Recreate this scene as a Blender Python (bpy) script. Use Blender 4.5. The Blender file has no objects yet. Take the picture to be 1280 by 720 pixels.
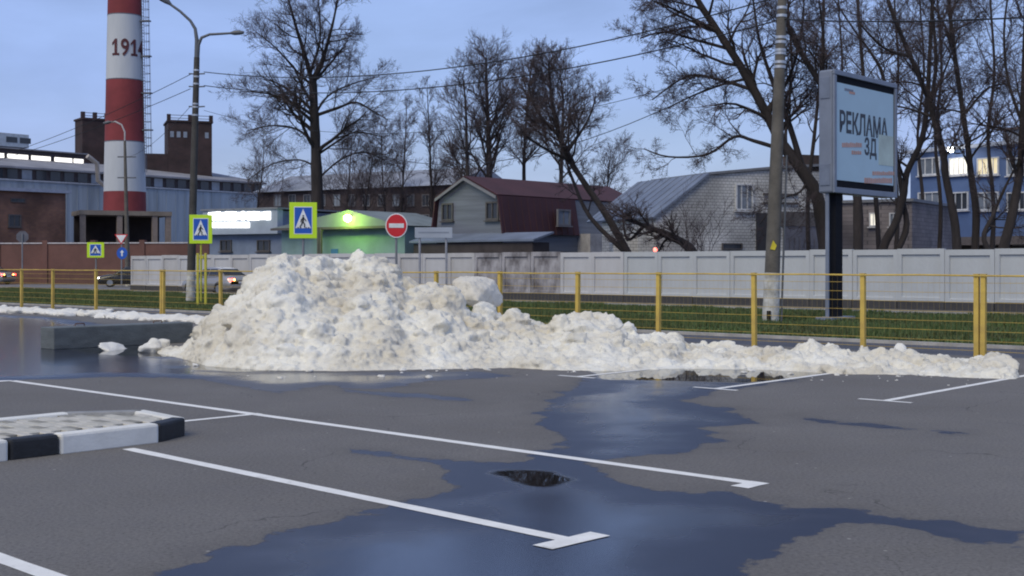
import bpy, bmesh, math, random
import numpy as np
from mathutils import Vector, Matrix, noise as mnoise

# ------------------------------------------------------------------ camera / world / sun / exposure
SC = bpy.context.scene
COL = SC.collection
F = 1580.0          # focal length in photo pixels (1280 wide)
HZ = 330.0          # horizon row in the photo
CH = 1.6            # camera height

cam_d = bpy.data.cameras.new('camera'); cam = bpy.data.objects.new('camera', cam_d); COL.objects.link(cam)
cam.location = (0, 0, CH); cam.rotation_euler = (math.radians(90), 0, 0)
cam_d.sensor_width = 36.0; cam_d.lens = 36.0 * F / 1280.0
cam_d.shift_y = -(360.0 - HZ) / 1280.0
cam_d.clip_start = 0.1; cam_d.clip_end = 3000
SC.camera = cam

SUN_EL, SUN_AZ = math.radians(47), math.radians(212)      # azimuth clockwise from +Y (behind the camera, left)
world = bpy.data.worlds.new('World'); SC.world = world; world.use_nodes = True
wn = world.node_tree; wn.nodes.clear()
def N(nt, t, **kw):
    n = nt.nodes.new(t)
    for k, v in kw.items(): setattr(n, k, v)
    return n
sky = N(wn, 'ShaderNodeTexSky', sky_type='NISHITA', sun_disc=False, sun_elevation=SUN_EL, sun_rotation=SUN_AZ,
        air_density=1.0, dust_density=1.2, ozone_density=1.8)
tc = N(wn, 'ShaderNodeTexCoord'); mp = N(wn, 'ShaderNodeMapping'); mp.inputs['Scale'].default_value = (1.0, 1.0, 2.6)
nz = N(wn, 'ShaderNodeTexNoise'); nz.inputs['Scale'].default_value = 2.2; nz.inputs['Detail'].default_value = 4
nz.inputs['Roughness'].default_value = .5
rmp = N(wn, 'ShaderNodeMapRange'); rmp.inputs['From Min'].default_value = .3; rmp.inputs['From Max'].default_value = .7
rmp.inputs['To Min'].default_value = .55; rmp.inputs['To Max'].default_value = .95
mx = N(wn, 'ShaderNodeMixRGB'); 
# dusk cloud cover: pale near the horizon, deeper blue towards the zenith
sxyz = N(wn, 'ShaderNodeSeparateXYZ'); wn.links.new(tc.outputs['Generated'], sxyz.inputs[0])
crs = N(wn, 'ShaderNodeValToRGB'); wn.links.new(sxyz.outputs['Z'], crs.inputs[0]); crs.color_ramp.interpolation = 'EASE'
crs.color_ramp.elements[0].position = .0; crs.color_ramp.elements[0].color = (.48, .58, .90, 1); crs.color_ramp.elements[1].position = .42; crs.color_ramp.elements[1].color = (.28, .43, .88, 1)
e_ = crs.color_ramp.elements.new(.16); e_.color = (.385, .535, .95, 1); e2_ = crs.color_ramp.elements.new(.85); e2_.color = (.38, .48, .76, 1)
csc = N(wn, 'ShaderNodeVectorMath', operation='SCALE'); nz2 = N(wn, 'ShaderNodeTexNoise'); nz2.inputs['Scale'].default_value = 3.6; nz2.inputs['Detail'].default_value = 6; nz2.inputs['Roughness'].default_value = .55; nz2.inputs['Distortion'].default_value = .4
mp2 = N(wn, 'ShaderNodeMapping'); mp2.inputs['Scale'].default_value = (1, 1, 3.2); mp2.inputs['Location'].default_value = (.3, .1, .7); wn.links.new(tc.outputs['Generated'], mp2.inputs['Vector']); wn.links.new(mp2.outputs[0], nz2.inputs['Vector'])
rm2 = N(wn, 'ShaderNodeMapRange'); rm2.inputs['From Min'].default_value = .32; rm2.inputs['From Max'].default_value = .68; rm2.inputs['To Min'].default_value = 8.9; rm2.inputs['To Max'].default_value = 11.6; wn.links.new(nz2.outputs['Fac'], rm2.inputs['Value']); wn.links.new(rm2.outputs[0], csc.inputs['Scale']); wn.links.new(crs.outputs[0], csc.inputs[0]); wn.links.new(csc.outputs[0], mx.inputs['Color2'])
bg = N(wn, 'ShaderNodeBackground'); bg.inputs['Strength'].default_value = 0.1
wo = N(wn, 'ShaderNodeOutputWorld')
L = wn.links.new
L(tc.outputs['Generated'], mp.inputs['Vector']); L(mp.outputs[0], nz.inputs['Vector']); L(nz.outputs['Fac'], rmp.inputs['Value'])
L(rmp.outputs[0], mx.inputs['Fac']); L(sky.outputs[0], mx.inputs['Color1']); L(mx.outputs[0], bg.inputs['Color']); L(bg.outputs[0], wo.inputs['Surface'])

sd = bpy.data.lights.new('sun', 'SUN'); sun = bpy.data.objects.new('sun', sd); COL.objects.link(sun)
sd.energy = 2.0; sd.angle = math.radians(40); sd.color = (1.0, .89, .63)
sdir = Vector((math.sin(SUN_AZ) * math.cos(SUN_EL), math.cos(SUN_AZ) * math.cos(SUN_EL), math.sin(SUN_EL)))
sun.rotation_euler = sdir.to_track_quat('Z', 'Y').to_euler(); sun.location = (0, 0, 60)

SC.view_settings.view_transform = 'Standard'; SC.view_settings.look = 'None'
SC.view_settings.exposure = -0.06; SC.view_settings.gamma = 1; SC.view_settings.use_curve_mapping = False
SC.cycles.use_denoising = True
SC.cycles.filter_width = 2.0
SC.cycles.max_bounces = 6
SC.cycles.sample_clamp_indirect = 5

# ------------------------------------------------------------------ frames of reference
UX, UY = .7448, -.6673           # u: along the yellow fence, to the right and nearer
VX, VY = .6673, .7448            # v: away from the camera, across the car park
U3, V3, Z3 = Vector((UX, UY, 0)), Vector((VX, VY, 0)), Vector((0, 0, 1))
def UV(u, v, z=0): return Vector((u * UX + v * VX, u * UY + v * VY, z))
def touv(p): return p[0] * UX + p[1] * UY, p[0] * VX + p[1] * VY
def G(x, y, z=0):                # point of the plane at height z seen at photo pixel x, y
    D = F * (CH - z) / (y - HZ); return Vector(((x - 640) / F * D, D, z))
def P(x, y, D): return Vector(((x - 640) / F * D, D, CH + (HZ - y) / F * D))
def DV(x, v): return v / (VY + (x - 640) / F * VX)      # depth of the line v = const along pixel column x
YAW_U = math.atan2(UY, UX)

# ------------------------------------------------------------------ materials
MATS = {}
def mat(name, col, rough=.8, var=.15, scale=3.0, bump=0.0, bscale=40.0, metal=0.0, col2=None, spec=.5, detail=5, aspect=None, emit=None, estr=0):
    if name in MATS: return MATS[name]
    m = bpy.data.materials.new(name); m.use_nodes = True; nt = m.node_tree
    b = nt.nodes['Principled BSDF']; MATS[name] = m
    b.inputs['Roughness'].default_value = rough; b.inputs['Metallic'].default_value = metal
    b.inputs['Specular IOR Level'].default_value = spec
    tcn = N(nt, 'ShaderNodeTexCoord'); mpn = N(nt, 'ShaderNodeMapping')
    if aspect: mpn.inputs['Scale'].default_value = aspect
    n1 = N(nt, 'ShaderNodeTexNoise'); n1.inputs['Scale'].default_value = scale; n1.inputs['Detail'].default_value = detail
    n1.inputs['Roughness'].default_value = .62
    nt.links.new(tcn.outputs['Object'], mpn.inputs['Vector']); nt.links.new(mpn.outputs[0], n1.inputs['Vector'])
    cr = N(nt, 'ShaderNodeValToRGB'); nt.links.new(n1.outputs['Fac'], cr.inputs[0])
    c = np.array(col)
    if col2 is None: a, d = c * (1 - var), np.clip(c * (1 + var), 0, 1)
    else: a, d = np.array(col2), c
    cr.color_ramp.elements[0].position = .32; cr.color_ramp.elements[1].position = .68
    cr.color_ramp.elements[0].color = (*a, 1); cr.color_ramp.elements[1].color = (*d, 1)
    nt.links.new(cr.outputs[0], b.inputs['Base Color'])
    if bump:
        n2 = N(nt, 'ShaderNodeTexNoise'); n2.inputs['Scale'].default_value = bscale; n2.inputs['Detail'].default_value = 4
        nt.links.new(mpn.outputs[0], n2.inputs['Vector'])
        bp = N(nt, 'ShaderNodeBump'); bp.inputs['Strength'].default_value = bump; bp.inputs['Distance'].default_value = .05
        nt.links.new(n2.outputs['Fac'], bp.inputs['Height']); nt.links.new(bp.outputs[0], b.inputs['Normal'])
    if emit:
        b.inputs['Emission Color'].default_value = (*emit, 1); b.inputs['Emission Strength'].default_value = estr
    return m
def bricks(name, c1, c2, mortar, w=.25, h=.075, rough=.9):
    if name in MATS: return MATS[name]
    m = bpy.data.materials.new(name); m.use_nodes = True; nt = m.node_tree; b = nt.nodes['Principled BSDF']; MATS[name] = m
    b.inputs['Roughness'].default_value = rough
    tcn = N(nt, 'ShaderNodeTexCoord'); geo = N(nt, 'ShaderNodeNewGeometry'); sep = N(nt, 'ShaderNodeSeparateXYZ'); cmb = N(nt, 'ShaderNodeCombineXYZ')
    nt.links.new(tcn.outputs['Object'], sep.inputs[0])
    ad = N(nt, 'ShaderNodeMath', operation='ADD'); nt.links.new(sep.outputs['X'], ad.inputs[0]); nt.links.new(sep.outputs['Y'], ad.inputs[1])
    nt.links.new(ad.outputs[0], cmb.inputs['X']); nt.links.new(sep.outputs['Z'], cmb.inputs['Y'])
    br = N(nt, 'ShaderNodeTexBrick'); br.inputs['Scale'].default_value = 1
    br.inputs['Color1'].default_value = (*c1, 1); br.inputs['Color2'].default_value = (*c2, 1); br.inputs['Mortar'].default_value = (*mortar, 1)
    br.inputs['Brick Width'].default_value = w; br.inputs['Row Height'].default_value = h; br.inputs['Mortar Size'].default_value = .012
    nt.links.new(cmb.outputs[0], br.inputs['Vector'])
    n1 = N(nt, 'ShaderNodeTexNoise'); n1.inputs['Scale'].default_value = .55; n1.inputs['Detail'].default_value = 6
    nt.links.new(tcn.outputs['Object'], n1.inputs['Vector'])
    mr = N(nt, 'ShaderNodeMapRange'); mr.inputs['From Min'].default_value = .35; mr.inputs['From Max'].default_value = .65
    mr.inputs['To Min'].default_value = .6; mr.inputs['To Max'].default_value = 1.12
    nt.links.new(n1.outputs['Fac'], mr.inputs['Value'])
    vm = N(nt, 'ShaderNodeVectorMath', operation='SCALE'); nt.links.new(br.outputs['Color'], vm.inputs[0]); nt.links.new(mr.outputs[0], vm.inputs['Scale'])
    nt.links.new(vm.outputs[0], b.inputs['Base Color'])
    return m
def glow(name, col, s):
    if name in MATS: return MATS[name]
    return mat(name, (.6, .6, .6), .4, emit=col, estr=s)

# ------------------------------------------------------------------ mesh helpers
class MB:
    def __init__(s): s.v = []; s.f = []; s.sm = []
    def add(s, vs, fs, smooth=False):
        o = len(s.v); s.v += [tuple(p) for p in vs]; s.f += [tuple(i + o for i in f) for f in fs]; s.sm += [smooth] * len(fs)
    def box(s, c, size, ax=(Vector((1, 0, 0)), Vector((0, 1, 0)), Z3)):
        c = Vector(c); h = [a * (d * .5) for a, d in zip(ax, size)]
        vs = [c + h[0] * i + h[1] * j + h[2] * k for k in (-1, 1) for j in (-1, 1) for i in (-1, 1)]
        s.add(vs, [(0, 2, 3, 1), (4, 5, 7, 6), (0, 1, 5, 4), (2, 6, 7, 3), (0, 4, 6, 2), (1, 3, 7, 5)])
    def bbox(s, c, size, ax=(Vector((1, 0, 0)), Vector((0, 1, 0)), Z3), b=.02):   # box with its edges bevelled
        bm = bmesh.new(); bmesh.ops.create_cube(bm, size=1)
        for v in bm.verts: v.co = Vector((v.co.x * size[0], v.co.y * size[1], v.co.z * size[2]))
        bmesh.ops.bevel(bm, geom=bm.edges[:], offset=b, segments=2, affect='EDGES', profile=.5)
        c = Vector(c); bm.verts.index_update()
        s.add([c + ax[0] * v.co.x + ax[1] * v.co.y + ax[2] * v.co.z for v in bm.verts], [[v.index for v in f.verts] for f in bm.faces]); bm.free()
    def poly(s, pts): s.add(pts, [tuple(range(len(pts)))])
    def prism(s, pts, d):
        d = Vector(d); n = len(pts); pts = [Vector(p) for p in pts]
        nrm = Vector((0, 0, 0))
        for i in range(n): nrm += pts[i].cross(pts[(i + 1) % n])
        if nrm.dot(d) > 0: pts = pts[::-1]
        s.add(pts + [p + d for p in pts], [tuple(range(n)), tuple(range(2 * n - 1, n - 1, -1))] + [(i, i + n, (i + 1) % n + n, (i + 1) % n) for i in range(n)])
    def tube(s, path, rad, n=6, cap=True, smooth=True):
        path = [Vector(p) for p in path]; m = len(path)
        if not hasattr(rad, '__len__'): rad = [rad] * m
        vs = []; prev = None
        for i, p in enumerate(path):
            t = (path[min(i + 1, m - 1)] - path[max(i - 1, 0)])
            t = t.normalized() if t.length > 1e-9 else Vector((0, 0, 1))
            a = prev if prev is not None else (Vector((1, 0, 0)) if abs(t.x) < .8 else Vector((0, 1, 0)))
            a = (a - t * a.dot(t)); a = a.normalized() if a.length > 1e-6 else t.orthogonal().normalized()
            prev = a; b = t.cross(a)
            for k in range(n):
                w = 2 * math.pi * k / n; vs.append(p + (a * math.cos(w) + b * math.sin(w)) * rad[i])
        fs = [(i * n + k, i * n + (k + 1) % n, (i + 1) * n + (k + 1) % n, (i + 1) * n + k) for i in range(m - 1) for k in range(n)]
        s.add(vs, fs, smooth)
        if cap: s.add(vs[:n], [tuple(range(n - 1, -1, -1))]); s.add(vs[-n:], [tuple(range(n))])
    def spike(s, path, r):                               # thin three-sided twig ending in a point
        vs = []; m = len(path); t = (path[-1] - path[0]).normalized(); a = t.orthogonal().normalized(); b = t.cross(a)
        for i in range(m - 1):
            q = r * (1 - .6 * i / (m - 1)); p = path[i]
            vs += [p + a * q, p + (b * .866 - a * .5) * q, p - (b * .866 + a * .5) * q]
        vs.append(path[-1]); k = len(vs) - 1
        fs = [(i * 3 + j, i * 3 + (j + 1) % 3, i * 3 + 3 + (j + 1) % 3, i * 3 + 3 + j) for i in range(m - 2) for j in range(3)]
        s.add(vs, fs + [(k - 3 + j, k - 3 + (j + 1) % 3, k) for j in range(3)], True)
    def lathe(s, c, prof, n=24, smooth=True):            # prof: (r, z) pairs about a vertical axis at c
        c = Vector(c); vs = []
        for r, z in prof:
            for k in range(n):
                w = 2 * math.pi * k / n; vs.append(c + Vector((r * math.cos(w), r * math.sin(w), z)))
        m = len(prof)
        s.add(vs, [(i * n + k, i * n + (k + 1) % n, (i + 1) * n + (k + 1) % n, (i + 1) * n + k) for i in range(m - 1) for k in range(n)], smooth)
        s.add(vs[:n], [tuple(range(n - 1, -1, -1))]); s.add(vs[-n:], [tuple(range(n))])
    def mesh(s, name):
        me = bpy.data.meshes.new(name); me.from_pydata(s.v, [], s.f); me.update()
        me.polygons.foreach_set('use_smooth', s.sm); return me
    def build(s, name, m, parent=None):
        me = s.mesh(name); me.materials.append(m); o = bpy.data.objects.new(name, me); COL.objects.link(o)
        if parent is not None: o.parent = parent
        return o
def tag(o, label=None, cat=None, group=None, kind=None):
    if label: o['label'] = label
    if cat: o['category'] = cat
    if group: o['group'] = group
    if kind: o['kind'] = kind
    return o
def thing(name, label, cat, group=None, loc=(0, 0, 0), rz=0):
    o = bpy.data.objects.new(name, None); COL.objects.link(o); o.location = loc; o.rotation_euler = (0, 0, rz)
    o.empty_display_size = .3
    return tag(o, label, cat, group)
def rehome(root, loc):        # move the thing's origin to its base while its parts (built in world space) stay put
    root.location = loc
    for c in root.children: c.location = c.location - Vector(loc)
def dupe(o, parent=None):
    c = o.copy(); COL.objects.link(c); c.parent = parent
    for ch in list(o.children): dupe(ch, c)
    return c
def share(me, name, parent, loc, rz=0):
    o = bpy.data.objects.new(name, me); COL.objects.link(o); o.parent = parent; o.location = loc; o.rotation_euler = (0, 0, rz); return o
def text_mesh(body, size, ext=.01, off=0):
    cu = bpy.data.curves.new('t', 'FONT'); cu.body = body; cu.size = size; cu.extrude = ext; cu.align_x = 'CENTER'; cu.resolution_u = 3; cu.offset = off
    o = bpy.data.objects.new('t', cu); COL.objects.link(o)
    dg = bpy.context.evaluated_depsgraph_get(); dg.update()
    me = bpy.data.meshes.new_from_object(o.evaluated_get(dg)); bpy.data.objects.remove(o); return me

# ------------------------------------------------------------------ ground, car park, paths, road
random.seed(4); np.random.seed(4)
def quad_uv(u0, u1, v0, v1, z, name, m, kind='structure', h=None):
    mb = MB()
    if h: mb.box(UV((u0 + u1) / 2, (v0 + v1) / 2, z - h / 2), (u1 - u0, v1 - v0, h), (U3, V3, Z3))
    else: mb.poly([UV(u0, v0, z), UV(u1, v0, z), UV(u1, v1, z), UV(u0, v1, z)])
    return tag(mb.build(name, m), kind=kind)

g = MB(); g.poly([(-1500, -200, -.03), (1500, -200, -.03), (1500, 2600, -.03), (-1500, 2600, -.03)])
tag(g.build('ground', mat('soil', (.085, .08, .07), .95, .3, .3, .3, 8)), kind='structure')

# wet parts of the car park, outlined on the ground
WET = [
  [(735,474),(760,468),(870,468),(1010,464),(1004,473),(910,487),(850,501),(906,510),(949,529),(878,536),(904,550),(869,564),(799,571),(738,581),(756,595),(822,611),(916,620),(1000,632),(1120,646),(1290,664),(1290,690),(1230,686),(1160,668),(1110,652),(1060,652),(1000,670),(967,684),(944,707),(935,735),(930,800),(60,800),(190,718),(290,690),(340,668),(400,656),(456,642),(517,628),(562,609),(545,592),(559,578),(644,576),(681,567),(705,553),(677,529),(686,499)],
  [(-700,396),(60,396),(150,408),(230,440),(300,460),(420,466),(600,464),(640,470),(520,478),(470,488),(405,482),(345,492),(250,474),(150,471),(60,474),(-100,480),(-800,500)],
  [(430,487),(520,492),(610,500),(600,503),(510,496),(430,490)],
  [(1000,520),(1060,528),(1200,540),(1210,543),(1100,536),(1020,527)],
  [(440,562),(520,571),(600,582),(590,584),(500,574),(450,568)],
]
POOL = [
  [(612,590),(640,586),(690,590),(722,600),(700,607),(670,611),(640,604)],
  [(730,462),(760,452),(1045,455),(1038,468),(1000,474),(930,479),(850,476),(755,475)],
  [(230,450),(270,455),(350,458),(345,463),(300,465),(240,462)],
  [(60,432),(150,430),(230,436),(240,446),(180,446),(110,442)],
]
def sdf(pts, poly):
    a = np.array(poly); b = np.roll(a, -1, axis=0); best = np.full(len(pts), 1e9); ins = np.zeros(len(pts), bool)
    for (x0, y0), (x1, y1) in zip(a, b):
        dx, dy = x1 - x0, y1 - y0
        t = np.clip(((pts[:, 0] - x0) * dx + (pts[:, 1] - y0) * dy) / (dx * dx + dy * dy + 1e-12), 0, 1)
        best = np.minimum(best, np.hypot(pts[:, 0] - x0 - t * dx, pts[:, 1] - y0 - t * dy))
        c = (y0 > pts[:, 1]) != (y1 > pts[:, 1])
        with np.errstate(divide='ignore', invalid='ignore'):
            ins ^= c & (pts[:, 0] < (x1 - x0) * (pts[:, 1] - y0) / (y1 - y0 + 1e-15) + x0)
    return np.where(ins, best, -best)
us = np.concatenate([[-120, -80, -55], np.arange(-36, 16, .13), [25, 45]])
vs_ = np.concatenate([[-40, -10], np.arange(-1, 21.75, .13), [21.75]])
uu, vv = np.meshgrid(us, vs_); uu = uu.ravel(); vv = vv.ravel()
pts = np.stack([uu * UX + vv * VX, uu * UY + vv * VY], 1)
def field(polys):
    out = np.full(len(pts), -50.0)
    for pl in polys: out = np.maximum(out, sdf(pts, [tuple(G(x, y)[:2]) for x, y in pl]))
    return np.clip(out, -3, 3)
wet, pool = field(WET), field(POOL)
nu, nv = len(us), len(vs_)
ii = np.arange(nu * nv).reshape(nv, nu)
fc = np.stack([ii[:-1, :-1].ravel(), ii[:-1, 1:].ravel(), ii[1:, 1:].ravel(), ii[1:, :-1].ravel()], 1)
me = bpy.data.meshes.new('parking_lot'); me.from_pydata(np.column_stack([pts, np.zeros(len(pts))]).tolist(), [], fc.tolist())
for nm, arr in (('wet', wet), ('pool', pool)):
    at = me.attributes.new(nm, 'FLOAT', 'POINT'); at.data.foreach_set('value', arr.astype(np.float32))
LOT = bpy.data.objects.new('parking_lot', me); COL.objects.link(LOT); tag(LOT, kind='structure')

def asphalt():
    m = bpy.data.materials.new('asphalt'); m.use_nodes = True; nt = m.node_tree; b = nt.nodes['Principled BSDF']; K = nt.links.new
    tcn = N(nt, 'ShaderNodeTexCoord')
    def noise(sc, det=5, r=.6):
        n = N(nt, 'ShaderNodeTexNoise'); n.inputs['Scale'].default_value = sc; n.inputs['Detail'].default_value = det; n.inputs['Roughness'].default_value = r
        K(tcn.outputs['Object'], n.inputs['Vector']); return n.outputs['Fac']
    def mth(op, a, c):
        n = N(nt, 'ShaderNodeMath', operation=op)
        for i, x in enumerate((a, c)):
            if isinstance(x, (int, float)): n.inputs[i].default_value = x
            else: K(x, n.inputs[i])
        return n.outputs[0]
    def mr(x, a, c, d, e, st='LINEAR'):
        n = N(nt, 'ShaderNodeMapRange', interpolation_type=st); K(x, n.inputs['Value'])
        for k, val in zip(('From Min', 'From Max', 'To Min', 'To Max'), (a, c, d, e)): n.inputs[k].default_value = val
        return n.outputs[0]
    def mix(f, a, c):
        n = N(nt, 'ShaderNodeMixRGB'); K(f, n.inputs['Fac'])
        for i, x in ((1, a), (2, c)):
            if isinstance(x, tuple): n.inputs[i].default_value = (*x, 1)
            else: K(x, n.inputs[i])
        return n.outputs[0]
    aw = N(nt, 'ShaderNodeAttribute', attribute_name='wet').outputs['Fac']
    ap = N(nt, 'ShaderNodeAttribute', attribute_name='pool').outputs['Fac']
    edge = mth('ADD', mth('MULTIPLY', mth('SUBTRACT', noise(1.6, 7, .65), .5), .9), mth('MULTIPLY', mth('SUBTRACT', noise(9, 4), .5), .16))
    w = mr(mth('ADD', aw, edge), -.02, .035, 0, 1, 'SMOOTHSTEP')
    damp = mr(mth('ADD', aw, mth('MULTIPLY', edge, 1.6)), -.35, .15, 0, 1)
    film = mr(mth('ADD', aw, mth('MULTIPLY', mth('SUBTRACT', noise(.55, 3), .5), 2.6)), .15, 1.0, 0, 1, 'SMOOTHSTEP')
    p = mr(mth('ADD', ap, mth('MULTIPLY', edge, .3)), -.05, .08, 0, 1, 'SMOOTHSTEP')
    big = noise(.35, 5); mid = noise(2.5, 6); fine = noise(120, 2, .7); grit = noise(38, 4, .75)
    dry = mix(mr(big, .35, .65, 0, 1), (.142, .132, .123), (.182, .172, .163))
    dry = mix(mr(mid, .4, .7, 0, .55), dry, (.15, .142, .142))
    dry = mix(mr(grit, .52, .72, 0, .55), dry, (.27, .25, .23))
    dry = mix(mr(grit, .32, .5, .75, 0), dry, (.06, .055, .053))
    dry = mix(mr(damp, 0, 1, 0, .35), dry, (.07, .066, .065))
    wetc = mix(mr(fine, .5, .75, 0, .3), (.012, .013, .028), (.024, .025, .042))  # blue of the reflected sky tinted into the wet base colour
    wetc = mix(mr(mid, .4, .7, 0, .4), wetc, (.018, .019, .034))
    vor = N(nt, 'ShaderNodeTexVoronoi', feature='DISTANCE_TO_EDGE'); vor.inputs['Scale'].default_value = .34
    wrp = N(nt, 'ShaderNodeVectorMath', operation='ADD'); nzc = N(nt, 'ShaderNodeTexNoise'); nzc.inputs['Scale'].default_value = 1.1; nzc.inputs['Detail'].default_value = 6
    K(tcn.outputs['Object'], nzc.inputs['Vector']); K(tcn.outputs['Object'], wrp.inputs[0]); K(nzc.outputs['Color'], wrp.inputs[1]); K(wrp.outputs[0], vor.inputs['Vector'])
    crack = mth('MULTIPLY', mr(vor.outputs['Distance'], .0, .0035, 1, 0), mr(noise(.5, 3), .5, .58, 0, 1))
    dry = mix(mr(crack, 0, 1, 0, .75), dry, (.03, .028, .027))
    spk = N(nt, 'ShaderNodeTexVoronoi'); spk.inputs['Scale'].default_value = 3.2; K(tcn.outputs['Object'], spk.inputs['Vector'])
    dry = mix(mr(spk.outputs['Distance'], .025, .05, .8, 0), dry, (.42, .4, .37))
    colr = mix(w, dry, wetc); colr = mix(p, colr, (.016, .016, .017))
    K(colr, b.inputs['Base Color'])
    rg = mth('ADD', mth('MULTIPLY', w, mr(film, 0, 1, -.56, -.80)), .93)
    rg = mth('MULTIPLY', rg, mr(p, 0, 1, 1, .06)); K(rg, b.inputs['Roughness'])
    b.inputs['IOR'].default_value = 1.5
    bp = N(nt, 'ShaderNodeBump'); bp.inputs['Distance'].default_value = .012
    st = mth('MULTIPLY', mr(w, 0, 1, .7, .16), mr(p, 0, 1, 1, 0.0)); K(mth('MULTIPLY', st, mr(film, 0, 1, 1, .25)), bp.inputs['Strength'])
    K(mth('ADD', fine, mth('MULTIPLY', grit, .6)), bp.inputs['Height']); K(bp.outputs[0], b.inputs['Normal'])
    return m
me.materials.append(asphalt())

road_m = mat('road_asphalt', (.115, .112, .115), .75, .2, .8, .3, 60)
path_m = mat('path_asphalt', (.075, .075, .085), .6, .25, .9, .3, 60)
kerb_m = mat('kerb_concrete', (.36, .35, .34), .85, .22, 2.5, .3, 30)
quad_uv(-150, 60, 21.75, 24.0, -.004, 'footpath', path_m)
quad_uv(-150, 60, 24.0, 24.14, .06, 'kerb', kerb_m, h=.12)
quad_uv(-150, 60, 24.14, 38.4, .03, 'grass_verge', mat('verge_soil', (.045, .06, .022), .95, .3, 1.2, .5, 20))
quad_uv(-150, 60, 38.4, 38.58, .1, 'kerb', kerb_m, h=.16)
quad_uv(-230, 60, 38.58, 43.1, -.012, 'road', road_m)
mb = MB(); mb.poly([UV(-230, 43.1, -.016), UV(-69.6, 43.1, -.016), UV(-69.6, 74, -.016), UV(-230, 74, -.016)])
tag(mb.build('side_street', mat('street_asphalt', (.17, .165, .165), .8, .2, .4)), kind='structure')

# painted lines of the car park
paint = mat('road_paint', (.84, .83, .8), .9, .07, 6, 0, 60, col2=(.72, .71, .68), spec=.2)
def wear(m):
    nt = m.node_tree; b = nt.nodes['Principled BSDF']; src = b.inputs['Base Color'].links[0].from_socket
    t = N(nt, 'ShaderNodeTexCoord'); facs = []
    for sc, lo, hi in ((55, .6, .7), (2.2, .58, .74)):
        n = N(nt, 'ShaderNodeTexNoise'); n.inputs['Scale'].default_value = sc; n.inputs['Detail'].default_value = 8; n.inputs['Roughness'].default_value = .75; nt.links.new(t.outputs['Object'], n.inputs['Vector'])
        r = N(nt, 'ShaderNodeMapRange'); r.inputs['From Min'].default_value = lo; r.inputs['From Max'].default_value = hi; r.inputs['To Max'].default_value = .75; nt.links.new(n.outputs['Fac'], r.inputs['Value']); facs.append(r.outputs[0])
    mxm = N(nt, 'ShaderNodeMath', operation='MAXIMUM'); nt.links.new(facs[0], mxm.inputs[0]); nt.links.new(facs[1], mxm.inputs[1])
    mc = N(nt, 'ShaderNodeMixRGB'); mc.inputs['Color2'].default_value = (.2, .19, .175, 1); nt.links.new(mxm.outputs[0], mc.inputs['Fac']); nt.links.new(src, mc.inputs['Color1']); nt.links.new(mc.outputs[0], b.inputs['Base Color'])
wear(paint)
def stripe(a, b, w, z=.0025, name='painted_line'):
    a, b = Vector(a), Vector(b); d = (b - a); n = max(2, int(d.length / .25)); d.normalize(); s = Vector((-d.y, d.x, 0)) * (w / 2)
    mb = MB(); vs = []
    for i in range(n + 1):
        p = a.lerp(b, i / n); j = 1 + random.uniform(-.05, .05)
        vs += [p + s * j + Z3 * z, p - s * j + Z3 * z]
    mb.add(vs, [(2 * i, 2 * i + 1, 2 * i + 3, 2 * i + 2) for i in range(n)])
    return mb.build(name, paint, LOT)
def tmark(x, y, w=.1, back=None, bar=.62, both=True, length=4.5, ddir=V3):
    c = G(x, y); e = c + ddir * length if back is None else back
    stripe(c, e, w)
    side = Vector((-ddir.y, ddir.x, 0))
    return c, side
# far row
for x, y in ((722, 471), (895, 486), (1107, 501)):
    c = G(x, y); stripe(c, c + V3 * 5.0, .1); stripe(c - U3 * .33 + V3 * -.02, c + U3 * .33 - V3 * .02, .085, .004)
c = G(560, 459.5); stripe(c, c + V3 * 4, .1); stripe(c - U3 * .33, c + U3 * .33, .085, .004)
c = G(895, 486) + (G(1107, 501) - G(722, 471)) * .97; stripe(c, c + V3 * 5, .1); stripe(c - U3 * .33, c + U3 * .33, .085, .004)
# near block
A0, A1 = G(15, 476), G(945, 604.5); stripe(A0, A1, .115)
dA = (A1 - A0).normalized(); nA = Vector((-dA.y, dA.x, 0))
stripe(A1 - nA * .22, A1 + nA * .06, .15, .004)
B0, B1 = G(160, 561), G(715, 676); stripe(B0, B1, .115)
dB = (B1 - B0).normalized(); nB = Vector((-dB.y, dB.x, 0)); stripe(B1 - nB * .25, B1 + nB * .25, .15, .004)
C0 = G(60, 719); stripe(C0 - dA * 4.5, C0 + dA * .45, .115)
stripe(G(228, 527), G(325, 517.2), .1, .004)
stripe(A0, A0 - V3 * 2.6, .1, .004)
stripe(A0 - dA * .02, A0 - dA * .02 + (G(-200, 482) - A0), .1, .0034)

# ------------------------------------------------------------------ grass blades (uncountable)
rs = np.random.RandomState(7)
gv = []; gf = []
n = 150000
gu = rs.uniform(-85, 0, n * 2); gvv = rs.uniform(24.2, 38.3, n * 2)
px = gu * UX + gvv * VX; py = gu * UY + gvv * VY
xi = 640 + px / py * F; keep = (py > 10) & (xi > -60) & (xi < 1340); px, py = px[keep][:n], py[keep][:n]
n = len(px); ang = rs.uniform(0, 6.283, n); hh = rs.uniform(.05, .14, n) * (.7 + .6 * (np.sin(px * .9) * np.sin(py * .7) > 0)); ww = rs.uniform(.012, .03, n); ln = rs.uniform(-.06, .06, (n, 2))
vv3 = np.zeros((n, 3, 3)); vv3[:, 0] = np.stack([px - np.cos(ang) * ww, py - np.sin(ang) * ww, np.full(n, .03)], 1)
vv3[:, 1] = np.stack([px + np.cos(ang) * ww, py + np.sin(ang) * ww, np.full(n, .03)], 1); vv3[:, 2] = np.stack([px + ln[:, 0], py + ln[:, 1], .03 + hh], 1)
me = bpy.data.meshes.new('grass'); me.vertices.add(3 * n); me.vertices.foreach_set('co', vv3.ravel()); me.loops.add(3 * n); me.polygons.add(n)
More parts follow.
